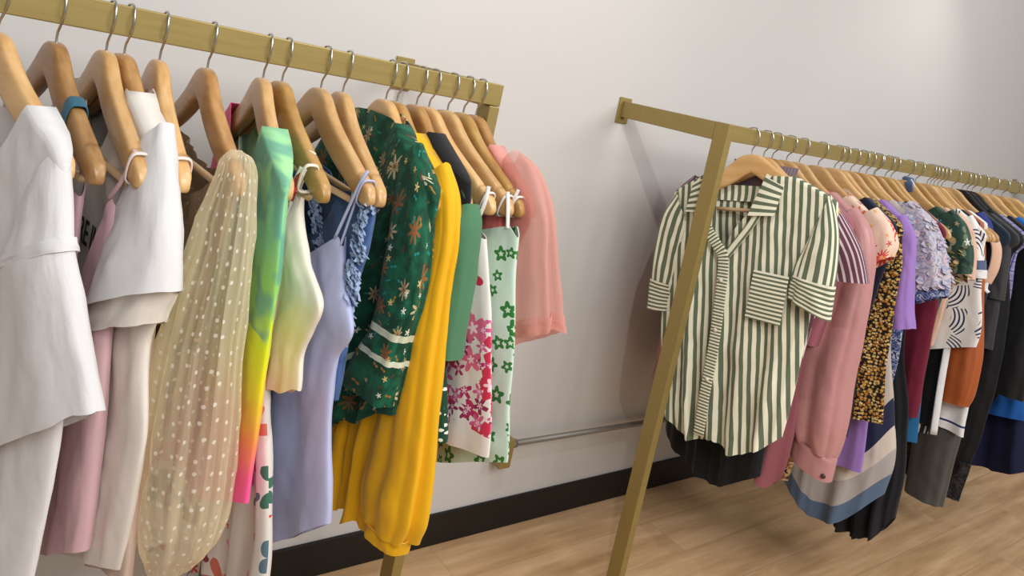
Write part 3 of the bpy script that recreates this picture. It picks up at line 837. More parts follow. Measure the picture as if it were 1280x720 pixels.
# R1: green striped shirt, facing the camera, hanger tilted
g = garment('striped_shirt', 'green and white striped button shirt with chest pocket and short sleeves, facing out first on the right rack', 'shirt', 1.702, 14, 12, hl='light wooden hanger inside the green striped shirt', wmat='light')
tag(g, 'green and white striped short sleeved shirt facing out at the front of the right rack')
CU = -.03
def shirt_front(u):
    a = u-CU
    if abs(a) >= .085: return min(Hz(u)+.009, -.122)
    vx = -.049
    if u > vx: return -.335+(.213)*min(1, ((u-vx)/(.055-vx)))**.9
    return -.335+(.213)*min(1, ((vx-u)/(vx+.115)))**.9
shirt_front.neck = (.09, CU)
def shirt_back(u):
    a = abs(u-CU)
    if a >= .085: return min(Hz(u)+.009, -.122)
    return -.186+.064*(a/.085)**2
shirt_back.neck = (.09, CU)
body(g, GSTR, [(-.1, .215), (-.2, .215), (-.3, .19), (-.42, .165), (-.53, .148), (-.68, .122), (-.8, .095)], [(0, -.80), (.25, -.835), (.45, -.82), (.6, -.845), (.85, -.815), (1, -.775)],
     shirt_front, shirt_back, uL=[(-.1, -.215), (-.2, -.215), (-.3, -.228), (-.4, -.235), (-.52, -.238), (-.73, -.222), (-.83, -.205)], seed=40, fold=(.002, .018), nf=4.5, n=70, m=70, thick=[(.05, .016), (.2, .02), (.4, .028), (.9, .034)], wrk=.008)
def front_x(u, z): return -(.021+.012*max(0, min(1, (-z-.2)/.5)))-.012
# collar: stand at the back, two leaves
sheet('collar_band', [(.020, -.118, -.150), (.020, .058, -.150), (.014, .05, -.192), (.014, -.11, -.192)], GSTR, g, nv=4, bulge=-.004)
sheet('collar', [(-.010, .044, -.116), (-.018, .092, -.142), (-.040, .076, -.222), (-.042, .010, -.226)], GSTR_H, g, tip=.004)
sheet('collar', [(-.018, -.152, -.150), (-.010, -.105, -.116), (-.042, -.085, -.226), (-.040, -.160, -.228)], GSTR_H, g, tip=.004)
# placket running down from the V, and the turned lapels
P = smooth_path([Vector(loc(front_x(u, z)-.004, u, z)) for u, z in ((-.112, -.235), (-.095, -.275), (-.07, -.31), (-.052, -.345), (-.056, -.45), (-.068, -.58), (-.085, -.70), (-.098, -.81))], 8)
pk = sweep('placket', P, (.0145, .0016), GSTR_P, g, A=Vector((0, 1, 0)), n=10, p=4)
P = smooth_path([Vector(loc(front_x(u, z)-.001, u, z)) for u, z in ((.035, -.215), (.012, -.255), (-.02, -.30), (-.045, -.335))], 8)
sweep('lapel', P, (.010, .0025), GSTR, g, A=Vector((0, 1, 0)), n=10, p=3)
for u, z in ((-.055, -.40), (-.064, -.53), (-.08, -.66)):
    sweep('button', [loc(front_x(u, z)-.0055, u, z), loc(front_x(u, z)-.0085, u, z)], (.0055, .0055), BTN, pk, A=Vector((0, 0, 1)), n=14)
sheet('chest_pocket', [(front_x(0, -.36)-.004, .030, -.362), (front_x(0, -.36)-.003, .117, -.370), (front_x(0, -.48)-.005, .100, -.493), (front_x(0, -.48)-.005, .012, -.484)], GSTR_F, g)
SLN = [(.182, -.205, .045, .020, 68, .0), (.182, -.265, .047, .022, 40, -.014), (.175, -.335, .046, .024, 8, -.024), (.168, -.39, .046, .025, -14, -.028), (.163, -.436, .048, .025, -22, -.028)]
tube(g, GSTR, SLN, seed=41, fold=(.03, .08), nf=4)
tube(g, GSTR_F, [(.173, -.372, .048, .027, -10, -.028), (.168, -.40, .049, .028, -18, -.029), (.163, -.443, .051, .028, -24, -.030)], name='sleeve_cuff', seed=41, fold=(.03, .08), nf=4, m=10)
SLF = [(-.185, -.215, .045, .022, -68, .0), (-.205, -.27, .05, .026, -45, -.0), (-.222, -.35, .045, .028, -30, -.0), (-.232, -.42, .038, .026, -15, -.0), (-.245, -.505, .03, .024, 0, -.0)]
tube(g, GSTR, SLF, seed=43, fold=(.03, .08), nf=4)
tube(g, GSTR_F, [(-.236, -.43, .038, .029, -10, -.0), (-.24, -.465, .036, .028, -5, -.0), (-.246, -.51, .033, .027, 0, -.0)], name='sleeve_cuff', seed=43, fold=(.03, .08), nf=4, m=8)

# R2: maroon pinstripe shirt
PIN = fabric('maroon_pinstripe', p_stripes('6a3f4e', 'd5c6ca', .0125, .66), .85)
PIN_IN = fabric('mauve_grey_lining', p_stripes('7d6f7c', '8f818c', .008, .5), .85)
g = garment('pinstripe_shirt', 'maroon pinstripe short sleeved shirt mostly hidden behind the green striped shirt', 'shirt', 1.77, 10, 5, hl='light wooden hanger of the maroon pinstripe shirt, second on the right rack', wmat='light')
body(g, PIN, [(-.1, .215), (-.2, .225), (-.4, .2), (-.7, .17)], -.72, neck(.115, .10, lift=.010), neck(.115, .015, lift=.010), seed=45, fold=(.002, .010))
sheet('collar', [(.02, -.09, -.085), (.02, .09, -.085), (.012, .075, -.17), (.012, -.075, -.17)], PIN_IN, g)
tube(g, PIN, [(.19, -.2, .04, .022, 62), (.215, -.245, .046, .026, 40), (.24, -.285, .048, .027, 20), (.262, -.34, .045, .026, 8)], seed=46, fold=(.02, .05))
tube(g, PIN, [(.17, -.185, .04, .022, 62), (.195, -.225, .046, .026, 45), (.215, -.28, .048, .027, 30), (.23, -.335, .045, .026, 20)], seed=47, fold=(.02, .05), flip=True)

# R3: black dress
g = garment('black_dress', 'plain black long dress, its hem showing under the green striped shirt', 'dress', 1.82, 6, hl='tan wooden hanger of the long black dress, third on the right rack', wmat='tan')
body(g, BLK, [(-.1, .2), (-.2, .21), (-.4, .17), (-.7, .17), (-.9, .185), (-1, .19)], [(0, -.92), (.3, -.97), (.55, -.985), (1, -.90)], neck(.09, .12), neck(.09, .03), uL=[(-.1, -.2), (-.3, -.18), (-.7, -.15), (-.9, -.12), (-1, -.1)], seed=48, fold=(.003, .012), nf=4)

# R4: dusky rose dress
ROSED = fabric('dusky_rose_crepe', 'a2616c', .75)
ROSE = fabric('rose_satin', 'bf8887', .45, coat=.25, weave=.1)
g = garment('wrap_dress', 'dusky rose dress with pointed hem between green striped shirt and rose satin shirt', 'dress', 1.89, 4, hl='light wooden hanger with a wide bare arm above the dusky rose dress', wmat='light')
body(g, ROSED, [(-.13, .16), (-.2, .19), (-.4, .175), (-.65, .19), (-.8, .21), (-.95, .205)], [(0, -.86), (.3, -.90), (.55, -.965), (.75, -.90), (.93, -.945), (1, -.90)], neck(.11, .14), neck(.11, .05), seed=49, fold=(.003, .022), nf=4)
tube(g, ROSED, [(.16, -.19, .03, .02, 40), (.175, -.3, .04, .03, 0), (.165, -.42, .05, .035, 0), (.155, -.53, .055, .038, 8)], seed=50, fold=(.04, .09))

# R5: rose satin shirt
g = garment('satin_shirt', 'rose pink satin shirt with a full long sleeve and wide buttoned cuff', 'shirt', 1.956, 0, hl='light wooden hanger inside the rose pink satin shirt', wmat='light')
body(g, ROSE, [(-.1, .19), (-.17, .215), (-.3, .2), (-.5, .19), (-.75, .19)], [(0, -.74), (.5, -.79), (1, -.74)], neck(.115, .10, lift=.009), neck(.115, .01, lift=.011), seed=51, fold=(.003, .018), nf=5)
SL = [(.17, -.18, .04, .022, 58), (.205, -.225, .046, .03, 34), (.222, -.30, .052, .036, 10), (.222, -.40, .062, .042, 2), (.22, -.55, .072, .05, 0), (.232, -.68, .072, .05, 0), (.243, -.76, .062, .046, -3), (.248, -.792, .054, .04, -6)]
sleeves(g, ROSE, SL, seed=52, fold=(.06, .16), nf=4, n=72, m=50)
sleeves(g, ROSE, [(.248, -.788, .056, .042, -6), (.249, -.80, .058, .042, -6), (.251, -.852, .058, .041, -8)], name='cuff', seed=53, fold=(.01, .01), m=8, n=40)
sweep('button', [loc(-.03, .3, -.842), loc(-.034, .303, -.842)], (.006, .006), plain('dark_button', '4a2f30', .4), g, A=Vector((0, 0, 1)), n=12)

# R6: cream and coral print with flutter sleeve
SUN = fabric('coral_sun_print', p_floral('e9cdb8', [dict(cols=['d8453a', 'e2694f'], sp=.075, r=.036, petals=12, keep=.75, depth=.3, centre='f0b28a'), dict(cols=['e8a03c', 'c9564a'], sp=.03, r=.008, keep=.5)]), .75)
LEO2 = fabric('brown_spot_print', p_mottle(['1d1611', '8a6238', 'c2a070', '1d1611'], 60, 2), .8)
g = garment('print_dress', 'cream dress with coral sunburst flowers, one pointed sleeve showing behind rose satin shirt', 'dress', 2.057, 0, hl='light wooden hanger of the coral sunburst print dress', wmat='light')
body(g, SUN, [(-.1, .18), (-.26, .17), (-.4, .13), (-.95, .13)], -.74, neck(.115, .10), neck(.09, .02), seed=54, fold=(.003, .015))
body(g, LEO2, [(-.7, .16), (-.95, .15)], -.97, line([(-.3, -.70), (.3, -.70)]), seed=55, fold=(.006, .02), nf=6, name='skirt')
tube(g, SUN, [(.17, -.17, .04, .02, 50), (.205, -.205, .05, .028, 38), (.225, -.25, .055, .035, 36), (.232, -.29, .05, .036, 44)], seed=56, fold=(.03, .08))

# R7: navy top
NAVY = fabric('midnight_navy', '1b1d33', .85)
g = garment('navy_dress', 'midnight navy dress hanging between the rose satin shirt and the golden spotted dress', 'dress', 2.15, 0, hl='light wooden hanger of the midnight navy dress', wmat='light')
body(g, NAVY, [(-.1, .14), (-.15, .17), (-.23, .19), (-.46, .205), (-.8, .235), (-1, .24)], [(0, -.80), (.5, -.84), (1, -.80)], neck(.115, .09), neck(.115, .02), seed=57, fold=(.003, .014))
NAVY2 = NAVY

# R8: golden spotted dress
LEO = fabric('gold_black_ditsy', p_floral('17120f', [dict(cols=['c9a04e', 'd8b76a', 'b5833a'], sp=.0092, r=.0046, keep=.95, depth=.25), dict(cols=['efd9a0', 'b9662a'], sp=.01, r=.003, keep=.6)]), .8)
g = garment('print_dress', 'black dress covered in small golden yellow flowers, left of the purple blouse', 'dress', 2.185, 0, hl='light wooden hanger of the golden flowered dress', wmat='light')
body(g, LEO, [(-.1, .16), (-.13, .175), (-.2, .222), (-.3, .243), (-.42, .255), (-.55, .27), (-.74, .305)], [(0, -.73), (.5, -.79), (1, -.73)], neck(.115, .08), neck(.115, .02), seed=58, fold=(.003, .014), nf=5)

# colour blocked maxi and black maxi
def cblock(nb, uv):
    q = nb.sep(uv)
    y = nb.m('ADD', q[1], nb.m('MULTIPLY', nb.m('SINE', nb.m('MULTIPLY', q[0], 14)), .010))
    return nb.ramp(nb.m('MULTIPLY', y, 2.0), [(0, '566a83'), (.12, 'a9a3a0'), (.27, 'cbbfb2'), (.40, '1e2440'), (.56, 'b9aea4')], 'CONSTANT')
CBL = fabric('colour_block_print', cblock, .75); GREYL = fabric('pale_grey_lining', '9c9aa0', .8)
g = garment('maxi_dress', 'grey, slate blue and cream colour block maxi dress with its open hem near the floor', 'dress', 2.30, 10, hl='honey coloured wooden hanger of the colour block maxi dress', wmat='honey')
body(g, CBL, [(-.14, .18), (-.25, .18), (-.5, .2), (-.75, .27), (-.9, .30), (-1.1, .29)], [(0, -1.045), (.25, -1.09), (.5, -1.125), (.72, -1.10), (1, -.98)], neck(.11, .14), neck(.11, .06), uL=[(-.14, -.18), (-.5, -.15), (-.9, -.05), (-1.1, .0)], seed=59, fold=(.003, .012), hemuv=True, nf=2.5, thick=[(.05, .015), (.3, .02), (.7, .04), (1.1, .085)])
g = garment('maxi_dress', 'black maxi dress whose lace hem hangs lowest, behind the colour block dress', 'dress', 2.40, 6, hl='light wooden hanger of the black maxi dress', wmat='light')
body(g, BLK, [(-.14, .18), (-.25, .18), (-.5, .2), (-.75, .27), (-.9, .30), (-1.15, .32)], [(0, -1.10), (.5, -1.17), (.8, -1.15), (1, -1.06)], neck(.11, .14), neck(.11, .06), uL=[(-.14, -.18), (-.5, -.15), (-.9, -.0), (-1.15, .06)], seed=60, fold=(.003, .02), nf=5, thick=[(.05, .015), (.3, .02), (.7, .03), (1.1, .06)])

# R9: purple blouse
PUR = fabric('violet_crepe', '9a78c0', .75)
g = garment('blouse', 'violet purple blouse with a flared short sleeve beside the golden flowered dress', 'top', 2.245, 0, hl='light wooden hanger of the violet purple blouse', wmat='light')
body(g, PUR, [(-.1, .17), (-.2, .2), (-.4, .2), (-.7, .23), (-.92, .258)], [(0, -.90), (.5, -.95), (1, -.915)], neck(.115, .09), neck(.115, .02), seed=61, fold=(.003, .014))
SL = [(.17, -.175, .03, .018, 50), (.205, -.22, .028, .022, 25), (.22, -.30, .030, .028, 5), (.235, -.40, .036, .034, 0), (.25, -.475, .042, .038, 24)]
sleeves(g, PUR, SL, seed=62, fold=(.03, .10), nf=4)

# R10: organza floral with ruffled sleeve
ORG = fabric('lilac_floral_organza', p_mottle(['8d93ab', 'b9b6c6', 'c9bfc0', '9aa0ba', 'cdb6bd', '7f87a6', 'b7ae96'], 30, 4), .7, wr=.5)
BDIT = fabric('blue_ditsy', p_mottle(['232a4c', '6f7ca8', '39436e', 'aab0c6', '232a4c'], 70, 2), .8)
g = garment('blouse', 'lilac grey floral organza blouse with a ragged puffed sleeve edged in blue', 'top', 2.344, 0, hl='light wooden hanger of the lilac grey floral blouse', wmat='light')
body(g, ORG, [(-.1, .18), (-.2, .2), (-.4, .19), (-.6, .19)], -.58, neck(.115, .09), neck(.115, .02), seed=63, fold=(.003, .012))
SL = [(.13, -.152, .045, .024, 58), (.18, -.195, .06, .036, 42), (.215, -.255, .066, .046, 34), (.24, -.315, .066, .05, 32), (.255, -.355, .064, .05, 34)]
sleeves(g, ORG, SL, seed=64, fold=(.06, .13), nf=7, n=60)
rs = random.Random(5)
def petals(root, mat, rings, count, name='petal_trim', size=.018):
    V, Fc, U = [], [], []
    for k in range(count):
        t = rs.random(); i = min(len(rings)-2, int(t*(len(rings)-1))); f = t*(len(rings)-1)-i
        r = [a+(b-a)*f for a, b in zip(rings[i], rings[i+1])]
        th = rs.uniform(0, 2*PI); ti = math.radians(r[4])
        c, s_ = math.cos(th), math.sin(th)
        u = r[0]+r[2]*c*math.cos(ti)*1.04; z = r[1]+r[2]*c*math.sin(ti); x = r[3]*s_*1.06
        out = Vector((s_, c*math.cos(ti), c*math.sin(ti)-.25)).normalized(); tan = out.cross(Vector((0, .3, 1))).normalized(); dn = out.cross(tan)
        base = Vector((x, u, z)); w = size*rs.uniform(.6, 1.1); b = len(V)
        pts = [base-tan*w*.5, base+tan*w*.5, base+dn*w*.9+tan*w*.65+out*w*.5, base+dn*w*1.1+out*w*.7, base+dn*w*.9-tan*w*.65+out*w*.45]
        V += [loc(*p) for p in pts]; Fc.append(tuple(range(b, b+5)))
        U.append(tuple((k*.013+p.x, p.z+k*.007) for p in pts))
    return build(name, V, Fc, U, mat, root, solid=.001, smooth=False)
petals(g, ORG, [r[:5] for r in SL], 170)
sleeves(g, BDIT, [(.255, -.352, .058, .044, 34), (.258, -.37, .06, .046, 34), (.262, -.388, .062, .047, 34)], name='sleeve_edge', seed=65, fold=(.08, .12), nf=7, n=60, m=6)

# R11: blue ditsy dress
g = garment('print_dress', 'blue ditsy print dress, a narrow strip between golden dress and burgundy dress', 'dress', 2.392, 0, hl='tan wooden hanger of the blue ditsy print dress', wmat='tan')
body(g, BDIT, [(-.1, .17), (-.2, .2), (-.4, .2), (-.6, .215), (-.8, .22)], -.76, neck(.115, .09), neck(.115, .02), seed=66, fold=(.003, .014))

# R12: burgundy
BURG = fabric('burgundy_jersey', '6d1830', .75)
g = garment('jersey_dress', 'plain burgundy jersey dress hanging right of the lilac floral sleeve', 'dress', 2.47, 0, hl='honey coloured wooden hanger of the burgundy jersey dress', wmat='honey')
body(g, BURG, [(-.09, .16), (-.14, .18), (-.23, .225), (-.35, .245), (-.55, .262), (-.78, .28)], [(0, -.77), (.5, -.82), (1, -.76)], neck(.115, .06), neck(.115, .01), seed=67, fold=(.003, .018), nf=4)

# teal top, cream cardigan edges
TEALB = fabric('teal_blue_jersey', '1d5f8e', .75)
g = garment('slip_dress', 'teal blue slip dress, its corner showing below the burgundy dress', 'dress', 2.51, 0, hl='light wooden hanger of the teal blue slip dress', wmat='light')
body(g, TEALB, [(-.3, .16), (-.5, .22), (-.7, .262), (-.86, .288)], [(0, -.84), (.5, -.89), (1, -.845)], cami(.14, -.3, -.4, -.33, .16), seed=68, fold=(.003, .014))
strap(g, TEALB, [(0, .18, -.158), (-.006, .165, -.22), (-.01, .14, -.305)], .003)

# R13: green leaf print with cream sleeve
LEAF = fabric('green_leaf_print', p_floral('2e4a3e', [dict(cols=['6d7f62', '1d2f2a', 'a3a58a'], sp=.045, r=.02, petals=2, keep=.8, depth=.6), dict(cols=['d9dcd0', 'b8a27c'], sp=.04, r=.01, keep=.5)]), .75)
TANL = fabric('tan_leaf_trim', p_mottle(['6b5233', 'a58a5c', '4f4a30', 'c5ab7c'], 50, 3), .8)
PEACH = fabric('peach_chiffon', 'd9b39b', .7)
g = garment('blouse', 'dark green leaf print blouse edged in tan leaves, with a peach sleeve', 'top', 2.62, 0, hl='light wooden hanger of the dark green leaf print blouse', wmat='light')
body(g, LEAF, [(-.1, .16), (-.15, .175), (-.25, .205), (-.35, .2), (-.6, .2)], -.6, neck(.115, .09), neck(.115, .02), seed=69, fold=(.003, .014))
SL = [(.14, -.157, .04, .02, 56), (.18, -.195, .046, .028, 44), (.208, -.255, .046, .032, 30), (.222, -.32, .042, .032, 20)]
sleeves(g, LEAF, SL, seed=70, fold=(.04, .09), nf=5)
petals(g, TANL, [(.195, -.2, .032, .036, 70), (.222, -.26, .03, .036, 70), (.235, -.345, .03, .034, 60)], 60, 'leaf_edging', .015)
g = garment('blouse', 'peach chiffon blouse with a short sleeve beside the palm print top', 'top', 2.69, 0, hl='honey coloured wooden hanger of the peach chiffon blouse', wmat='honey')
body(g, PEACH, [(-.1, .17), (-.2, .2), (-.4, .19), (-.6, .19)], -.58, neck(.115, .09), neck(.115, .02), seed=71, fold=(.003, .012))
sleeves(g, PEACH, [(.14, -.165, .04, .02, 56), (.175, -.205, .043, .026, 44), (.195, -.265, .045, .03, 30), (.205, -.35, .05, .032, 26)], seed=72, fold=(.04, .09))

# R14: white palm print
PALM = fabric('navy_palm_print', p_palm('e6e3de', '2a2f58', .088, .0125), .75)
SLATE = fabric('slate_blue_cuff', '53607e', .8)
g = garment('palm_top', 'white top with navy palm leaf print and a slate lined turned back sleeve', 'top', 2.78, 0, hl='light wooden hanger of the white palm print top', wmat='light')
body(g, PALM, [(-.1, .16), (-.3, .235), (-.52, .28), (-.6, .28)], [(0, -.54), (.5, -.66), (1, -.55)], neck(.115, .08, lift=.008), neck(.115, .01, lift=.008), seed=73, fold=(.003, .012), nf=4)
SL = [(.14, -.165, .04, .02, 52), (.165, -.205, .045, .026, 38), (.185, -.27, .046, .03, 22), (.196, -.315, .048, .03, 16)]
sleeves(g, PALM, SL, seed=74, fold=(.03, .06))
sleeves(g, SLATE, [(.19, -.285, .049, .033, 20), (.196, -.317, .051, .034, 16)], name='cuff', seed=75, fold=(.03, .05), m=5)
sleeves(g, WHITE, [(.196, -.312, .052, .035, 16), (.199, -.338, .053, .035, 14)], name='cuff_edge', seed=75, fold=(.03, .05), m=5)

# long black and white striped cardigan
STRW2 = fabric('black_white_line_print', p_stripes('e6e3e0', '22222a', .016, .3, 0), .8)
g = garment('cardigan', 'black cardigan with a white front edge, hanging below the palm print top', 'top', 2.806, 0, hl='light wooden hanger of the black cardigan with white edge', wmat='light')
body(g, BLK, [(-.1, .17), (-.2, .19), (-.5, .19), (-.65, .205), (-.87, .225)], -.87, neck(.115, .09), neck(.115, .02), auto=False, seed=76, fold=(.003, .012))
strap(g, WHITE, [(-.035, .2, -.55), (-.04, .215, -.7), (-.04, .235, -.88)], .012, .003, name='front_edge', far=False)
body(g, STRW2, [(-.86, .2), (-.96, .21)], [(0, -.90), (.5, -.95), (1, -.90)], line([(-.3, -.855), (.3, -.855)]), seed=77, fold=(.006, .02), nf=5, name='hem_band')

# R15: rust blouse, R16: white top
RUST = fabric('rust_satin', 'a85524', .5, coat=.15)
g = garment('blouse', 'rust orange satin blouse, its gathered sleeve end below the palm print top', 'top', 2.834, 0, hl='honey coloured wooden hanger of the rust orange blouse', wmat='honey')
body(g, RUST, [(-.1, .17), (-.2, .19), (-.4, .18), (-.7, .17)], -.68, neck(.115, .09), neck(.115, .02), auto=False, seed=78, fold=(.003, .012))
SL = [(.15, -.18, .035, .02, 50), (.17, -.24, .036, .028, 15), (.195, -.4, .046, .034, 0), (.228, -.6, .056, .036, 0), (.238, -.72, .052, .036, 3), (.24, -.768, .043, .032, 6)]
sleeves(g, RUST, SL, seed=79, fold=(.04, .10), nf=5)
g = garment('jersey_tunic', 'white long top with a thin navy line, its hem showing under the rust blouse', 'top', 2.866, 0, hl='light wooden hanger of the long white top', wmat='light')
body(g, fabric('white_navy_line', p_bands(lambda nb, uv: nb.mix(0.0, 'e6e4e4', 'e6e4e4'), [(-.845, -.838, '2a3270')]), .8), [(-.1, .17), (-.2, .19), (-.5, .21), (-.7, .27), (-.9, .292)], [(0, -.87), (.5, -.93), (.85, -.87), (1, -.875)], neck(.115, .09), neck(.115, .02), auto=False, seed=80, fold=(.003, .016), nf=5)

# R17: charcoal wide trousers
CHAR = fabric('charcoal_satin', '4b4a49', .5, coat=.2)
g = garment('trousers', 'charcoal grey wide leg trousers reaching almost to the floor', 'trousers', 2.90, 0, hl='tan wooden hanger of the charcoal grey trousers', wmat='tan')
body(g, CHAR, [(-.2, .17), (-.35, .2), (-.5, .22)], -.52, line([(-.3, -.21), (.3, -.21)]), seed=81, fold=(.002, .006), name='trouser_seat', thick=.03)
for fl in (False, True):
    tube(g, CHAR, [(.11, -.45, .10, .03, 0), (.14, -.6, .095, .032, 0), (.185, -.8, .082, .034, 0), (.205, -1.0, .066, .036, 0), (.215, -1.15, .060, .038, 4)], name='trouser_leg', seed=82, fold=(.02, .06), nf=4, flip=fl)
sweep('waistband', [loc(0, -.17, -.212), loc(0, 0, -.216), loc(0, .17, -.212)], (.026, .018), CHAR, g, n=16, p=4)

# R18: navy top with peach bow tie neck
DNAV = fabric('dark_teal_navy', '1c2b3c', .8)
g = garment('blouse', 'dark navy blouse with a royal blue collar and a peach tie end', 'top', 2.99, 0, hl='light wooden hanger of the dark navy blouse with peach tie', wmat='light')
body(g, DNAV, [(-.1, .16), (-.16, .175), (-.25, .2), (-.45, .2)], -.62, neck(.115, .07, lift=.010), neck(.115, .01, lift=.010), seed=83, fold=(.003, .012))
strap(g, fabric('royal_navy', '27357a', .7), [(-.026, .12, -.13), (-.03, .15, -.155), (-.03, .165, -.185)], .016, .003, name='collar', far=False)
strap(g, PEACH, [(-.03, .165, -.185), (-.034, .2, -.23), (-.034, .21, -.30), (-.034, .2, -.36)], .018, .003, name='tie_end', far=False)
strap(g, WHITE, [(-.034, .2, -.35), (-.035, .203, -.38), (-.035, .215, -.39)], .008, .003, name='tie_tip', far=False)

# R19: charcoal tee, R20: lavender plaid, R21: black jacket, R22 long black, blue, navy
CHARC = fabric('charcoal_cotton', '3b3b3d', .9)
g = garment('tee_shirt', 'charcoal grey cotton tee beside the lavender plaid shirt', 'top', 3.08, 0, hl='black plastic hanger of the charcoal tee', wmat='black', bar=0)
body(g, CHARC, [(-.1, .15), (-.25, .19), (-.4, .215), (-.6, .235)], -.6, neck(.115, .08), neck(.115, .01), seed=84, fold=(.003, .012))
sleeves(g, CHARC, [(.14, -.17, .035, .02, 52), (.165, -.23, .036, .024, 20), (.178, -.33, .038, .028, 4), (.188, -.42, .038, .028, 4)], seed=85, fold=(.02, .05))
PLAID = fabric('lavender_plaid', p_plaid('9a96b8', '6f6a9c', '3c3a86', .034), .85)
g = garment('plaid_shirt', 'lavender and indigo plaid shirt between charcoal tee and black jacket', 'shirt', 3.17, 0, hl='black plastic hanger of the lavender plaid shirt', wmat='black', bar=0)
body(g, PLAID, [(-.1, .17), (-.25, .2), (-.4, .215), (-.62, .232)], -.62, neck(.115, .09), neck(.115, .02), seed=86, fold=(.003, .012))
BLK2 = fabric('black_jacket_cloth', '121215', .7)
LACE = fabric('black_lace', p_mottle(['0c0c0e', '2a2a2e', '0c0c0e', '1b1b1f'], 40, 3), .6)
g = garment('long_dress', 'long black dress with a patterned lace hem right of the charcoal trousers', 'dress', 3.125, 0, hl='black plastic hanger of the long black lace hemmed dress', wmat='black', bar=0)
body(g, BLK2, [(-.12, .16), (-.26, .2), (-.5, .245), (-.8, .265), (-1.05, .255)], -1.05, neck(.09, .09), neck(.09, .02), seed=87, fold=(.003, .016))
body(g, LACE, [(-1.04, .255), (-1.2, .255)], -1.185, line([(-.3, -1.035), (.3, -1.035)]), seed=88, fold=(.006, .018), name='lace_hem', nf=5)
g = garment('jacket', 'black jacket with a long full sleeve at the right edge of the rack', 'jacket', 3.25, 0, hl='light wooden hanger above the black jacket', wmat='light')
body(g, BLK2, [(-.1, .17), (-.2, .21), (-.4, .22), (-.75, .24)], -.80, neck(.115, .1), neck(.115, .02), seed=89, fold=(.003, .014))
SL = [(.17, -.18, .04, .024, 52), (.21, -.24, .05, .034, 25), (.235, -.4, .062, .044, 0), (.25, -.6, .066, .046, 0), (.262, -.77, .06, .046, 0)]
sleeves(g, BLK2, SL, seed=90, fold=(.03, .07))
BLUE = fabric('cobalt_blue_jersey', '1f63b8', .7)
g = garment('jersey_tunic', 'cobalt blue long top, its hem below the black jacket sleeve', 'top', 3.36, 0, hl='light wooden hanger of the cobalt blue top', wmat='light')
body(g, BLUE, [(-.1, .17), (-.2, .19), (-.5, .22), (-.7, .29), (-.88, .33)], [(0, -.86), (.5, -.93), (1, -.86)], neck(.115, .09), neck(.115, .02), seed=91, fold=(.003, .016))
NVD = fabric('deep_navy_crepe', '14173a', .8)
g = garment('maxi_dress', 'deep navy wide skirted dress at the lower right, just above the floor', 'dress', 3.47, 0, hl='honey coloured wooden hanger of the deep navy dress', wmat='honey')
body(g, NVD, [(-.1, .17), (-.3, .2), (-.6, .26), (-.9, .36), (-1.15, .42)], [(0, -1.06), (.5, -1.16), (.8, -1.12), (1, -1.03)], neck(.115, .09), neck(.115, .02), seed=92, fold=(.004, .03), nf=5, thick=[(.05, .016), (.3, .025), (.8, .045), (1.2, .07)])
g = garment('sweater', 'plain black sweater on the last visible wooden hanger at the right edge', 'top', 3.60, 0, hl='light wooden hanger at the far right edge of the picture', wmat='light')
body(g, BLK, [(-.1, .17), (-.2, .21), (-.4, .22), (-.75, .23)], -.8, neck(.115, .1), neck(.115, .02), seed=93, fold=(.003, .014))
sleeves(g, BLK, [(.17, -.18, .04, .024, 52), (.21, -.24, .05, .034, 25), (.235, -.4, .06, .04, 0), (.245, -.55, .06, .04, 0)], seed=94)
# blue ribbon on a hanger neck
t = empty('ribbon', (2.635, YR, ztop(2.6)-.066))
RIB = fabric('blue_grey_ribbon', '54688c', .7)
P = [Vector((.016*math.cos(a), .016*math.sin(a), .002*math.sin(2*a))) for a in [2*PI*k/16 for k in range(16)]]
sweep('ribbon_loop', P, (.010, .003), RIB, t, A=Vector((0, 0, 1)), n=8, closed=True)
sweep('ribbon_tail', smooth_path([Vector((-.015, -.005, 0)), Vector((-.03, -.02, -.012)), Vector((-.034, -.03, -.035))]), (.012, .002), RIB, t, A=Vector((.2, 1, 0)).normalized(), n=8)
sweep('ribbon_tail', smooth_path([Vector((-.014, -.01, 0)), Vector((-.02, -.03, -.02)), Vector((-.022, -.038, -.05))]), (.010, .002), WHITE, t, A=Vector((.2, 1, 0)).normalized(), n=8)
tag(t, 'small blue and white ribbon knotted round a hanger neck on the right rack', 'ribbon')

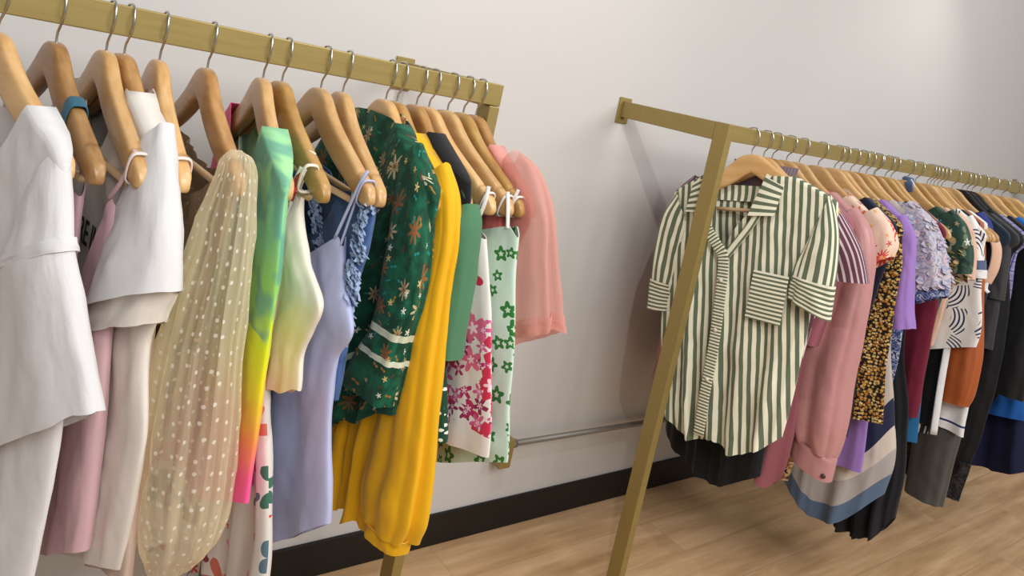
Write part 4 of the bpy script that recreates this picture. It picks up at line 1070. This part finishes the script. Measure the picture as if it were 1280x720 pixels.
# ------------------------------------------------------------------ light and camera
def area(name, locn, target, size, power, col=(1, .975, .95), sy=None):
    l = bpy.data.lights.new(name, 'AREA'); l.energy = power; l.size = size; l.color = col
    if sy: l.shape = 'RECTANGLE'; l.size_y = sy
    o = bpy.data.objects.new(name, l); COL.objects.link(o); o.location = locn
    o.rotation_euler = (Vector(target)-Vector(locn)).to_track_quat('-Z', 'Y').to_euler()
    return o
def spot(name, locn, target, power, ang=70, blend=.6, rad=.04, col=(1, .965, .92)):
    l = bpy.data.lights.new(name, 'SPOT'); l.energy = power; l.spot_size = math.radians(ang); l.spot_blend = blend
    l.shadow_soft_size = rad; l.color = col
    o = bpy.data.objects.new(name, l); COL.objects.link(o); o.location = locn
    o.rotation_euler = (Vector(target)-Vector(locn)).to_track_quat('-Z', 'Y').to_euler()
    return o
w = bpy.data.worlds.new('room_ambient'); SC.world = w; w.use_nodes = True
w.node_tree.nodes['Background'].inputs[0].default_value = (.97, .98, 1.0, 1)
w.node_tree.nodes['Background'].inputs[1].default_value = .30
area('ceiling_panel_near', (.2, -2.9, 2.6), (.6, -.3, .5), 2.0, 62, sy=1.2)
area('ceiling_panel_far', (3.0, -2.6, 2.6), (2.8, -.3, .5), 2.0, 55, sy=1.2)
spot('track_spot_left', (.83, -.98, 2.15), (.95, -.1, 1.1), 22, 125, .8, .012)
spot('track_spot_right', (3.35, -.55, 2.45), (3.1, -.1, 1.2), 12, 95, .9, .05)
cam = bpy.data.cameras.new('camera'); co = bpy.data.objects.new('camera', cam); COL.objects.link(co)
F, CX, CY, YAW, PITCH, ROLL = 924.4355, 619.6054, 180.9296, .6500588, -.10113199, .20892469
cam.sensor_fit = 'HORIZONTAL'; cam.sensor_width = 36; cam.lens = F*36/1280
cam.shift_x = (640-CX)/1280; cam.shift_y = (CY-360)/1280
cam.clip_start = .02
fw = Vector((math.sin(YAW)*math.cos(PITCH), math.cos(YAW)*math.cos(PITCH), math.sin(PITCH)))
r0 = Vector((math.cos(YAW), -math.sin(YAW), 0)); u0 = r0.cross(fw)
c, s = math.cos(ROLL), math.sin(ROLL)
r2 = c*r0+s*u0; u2 = -s*r0+c*u0
M = Matrix((r2, u2, -fw)).transposed().to_4x4()
M.translation = Vector((0, -1.52827638, 1.34409293))
co.matrix_world = M
SC.camera = co
SC.view_settings.view_transform = 'Standard'; SC.view_settings.look = 'None'
SC.view_settings.gamma = 1; SC.view_settings.use_curve_mapping = False
SC.view_settings.exposure = -0.1
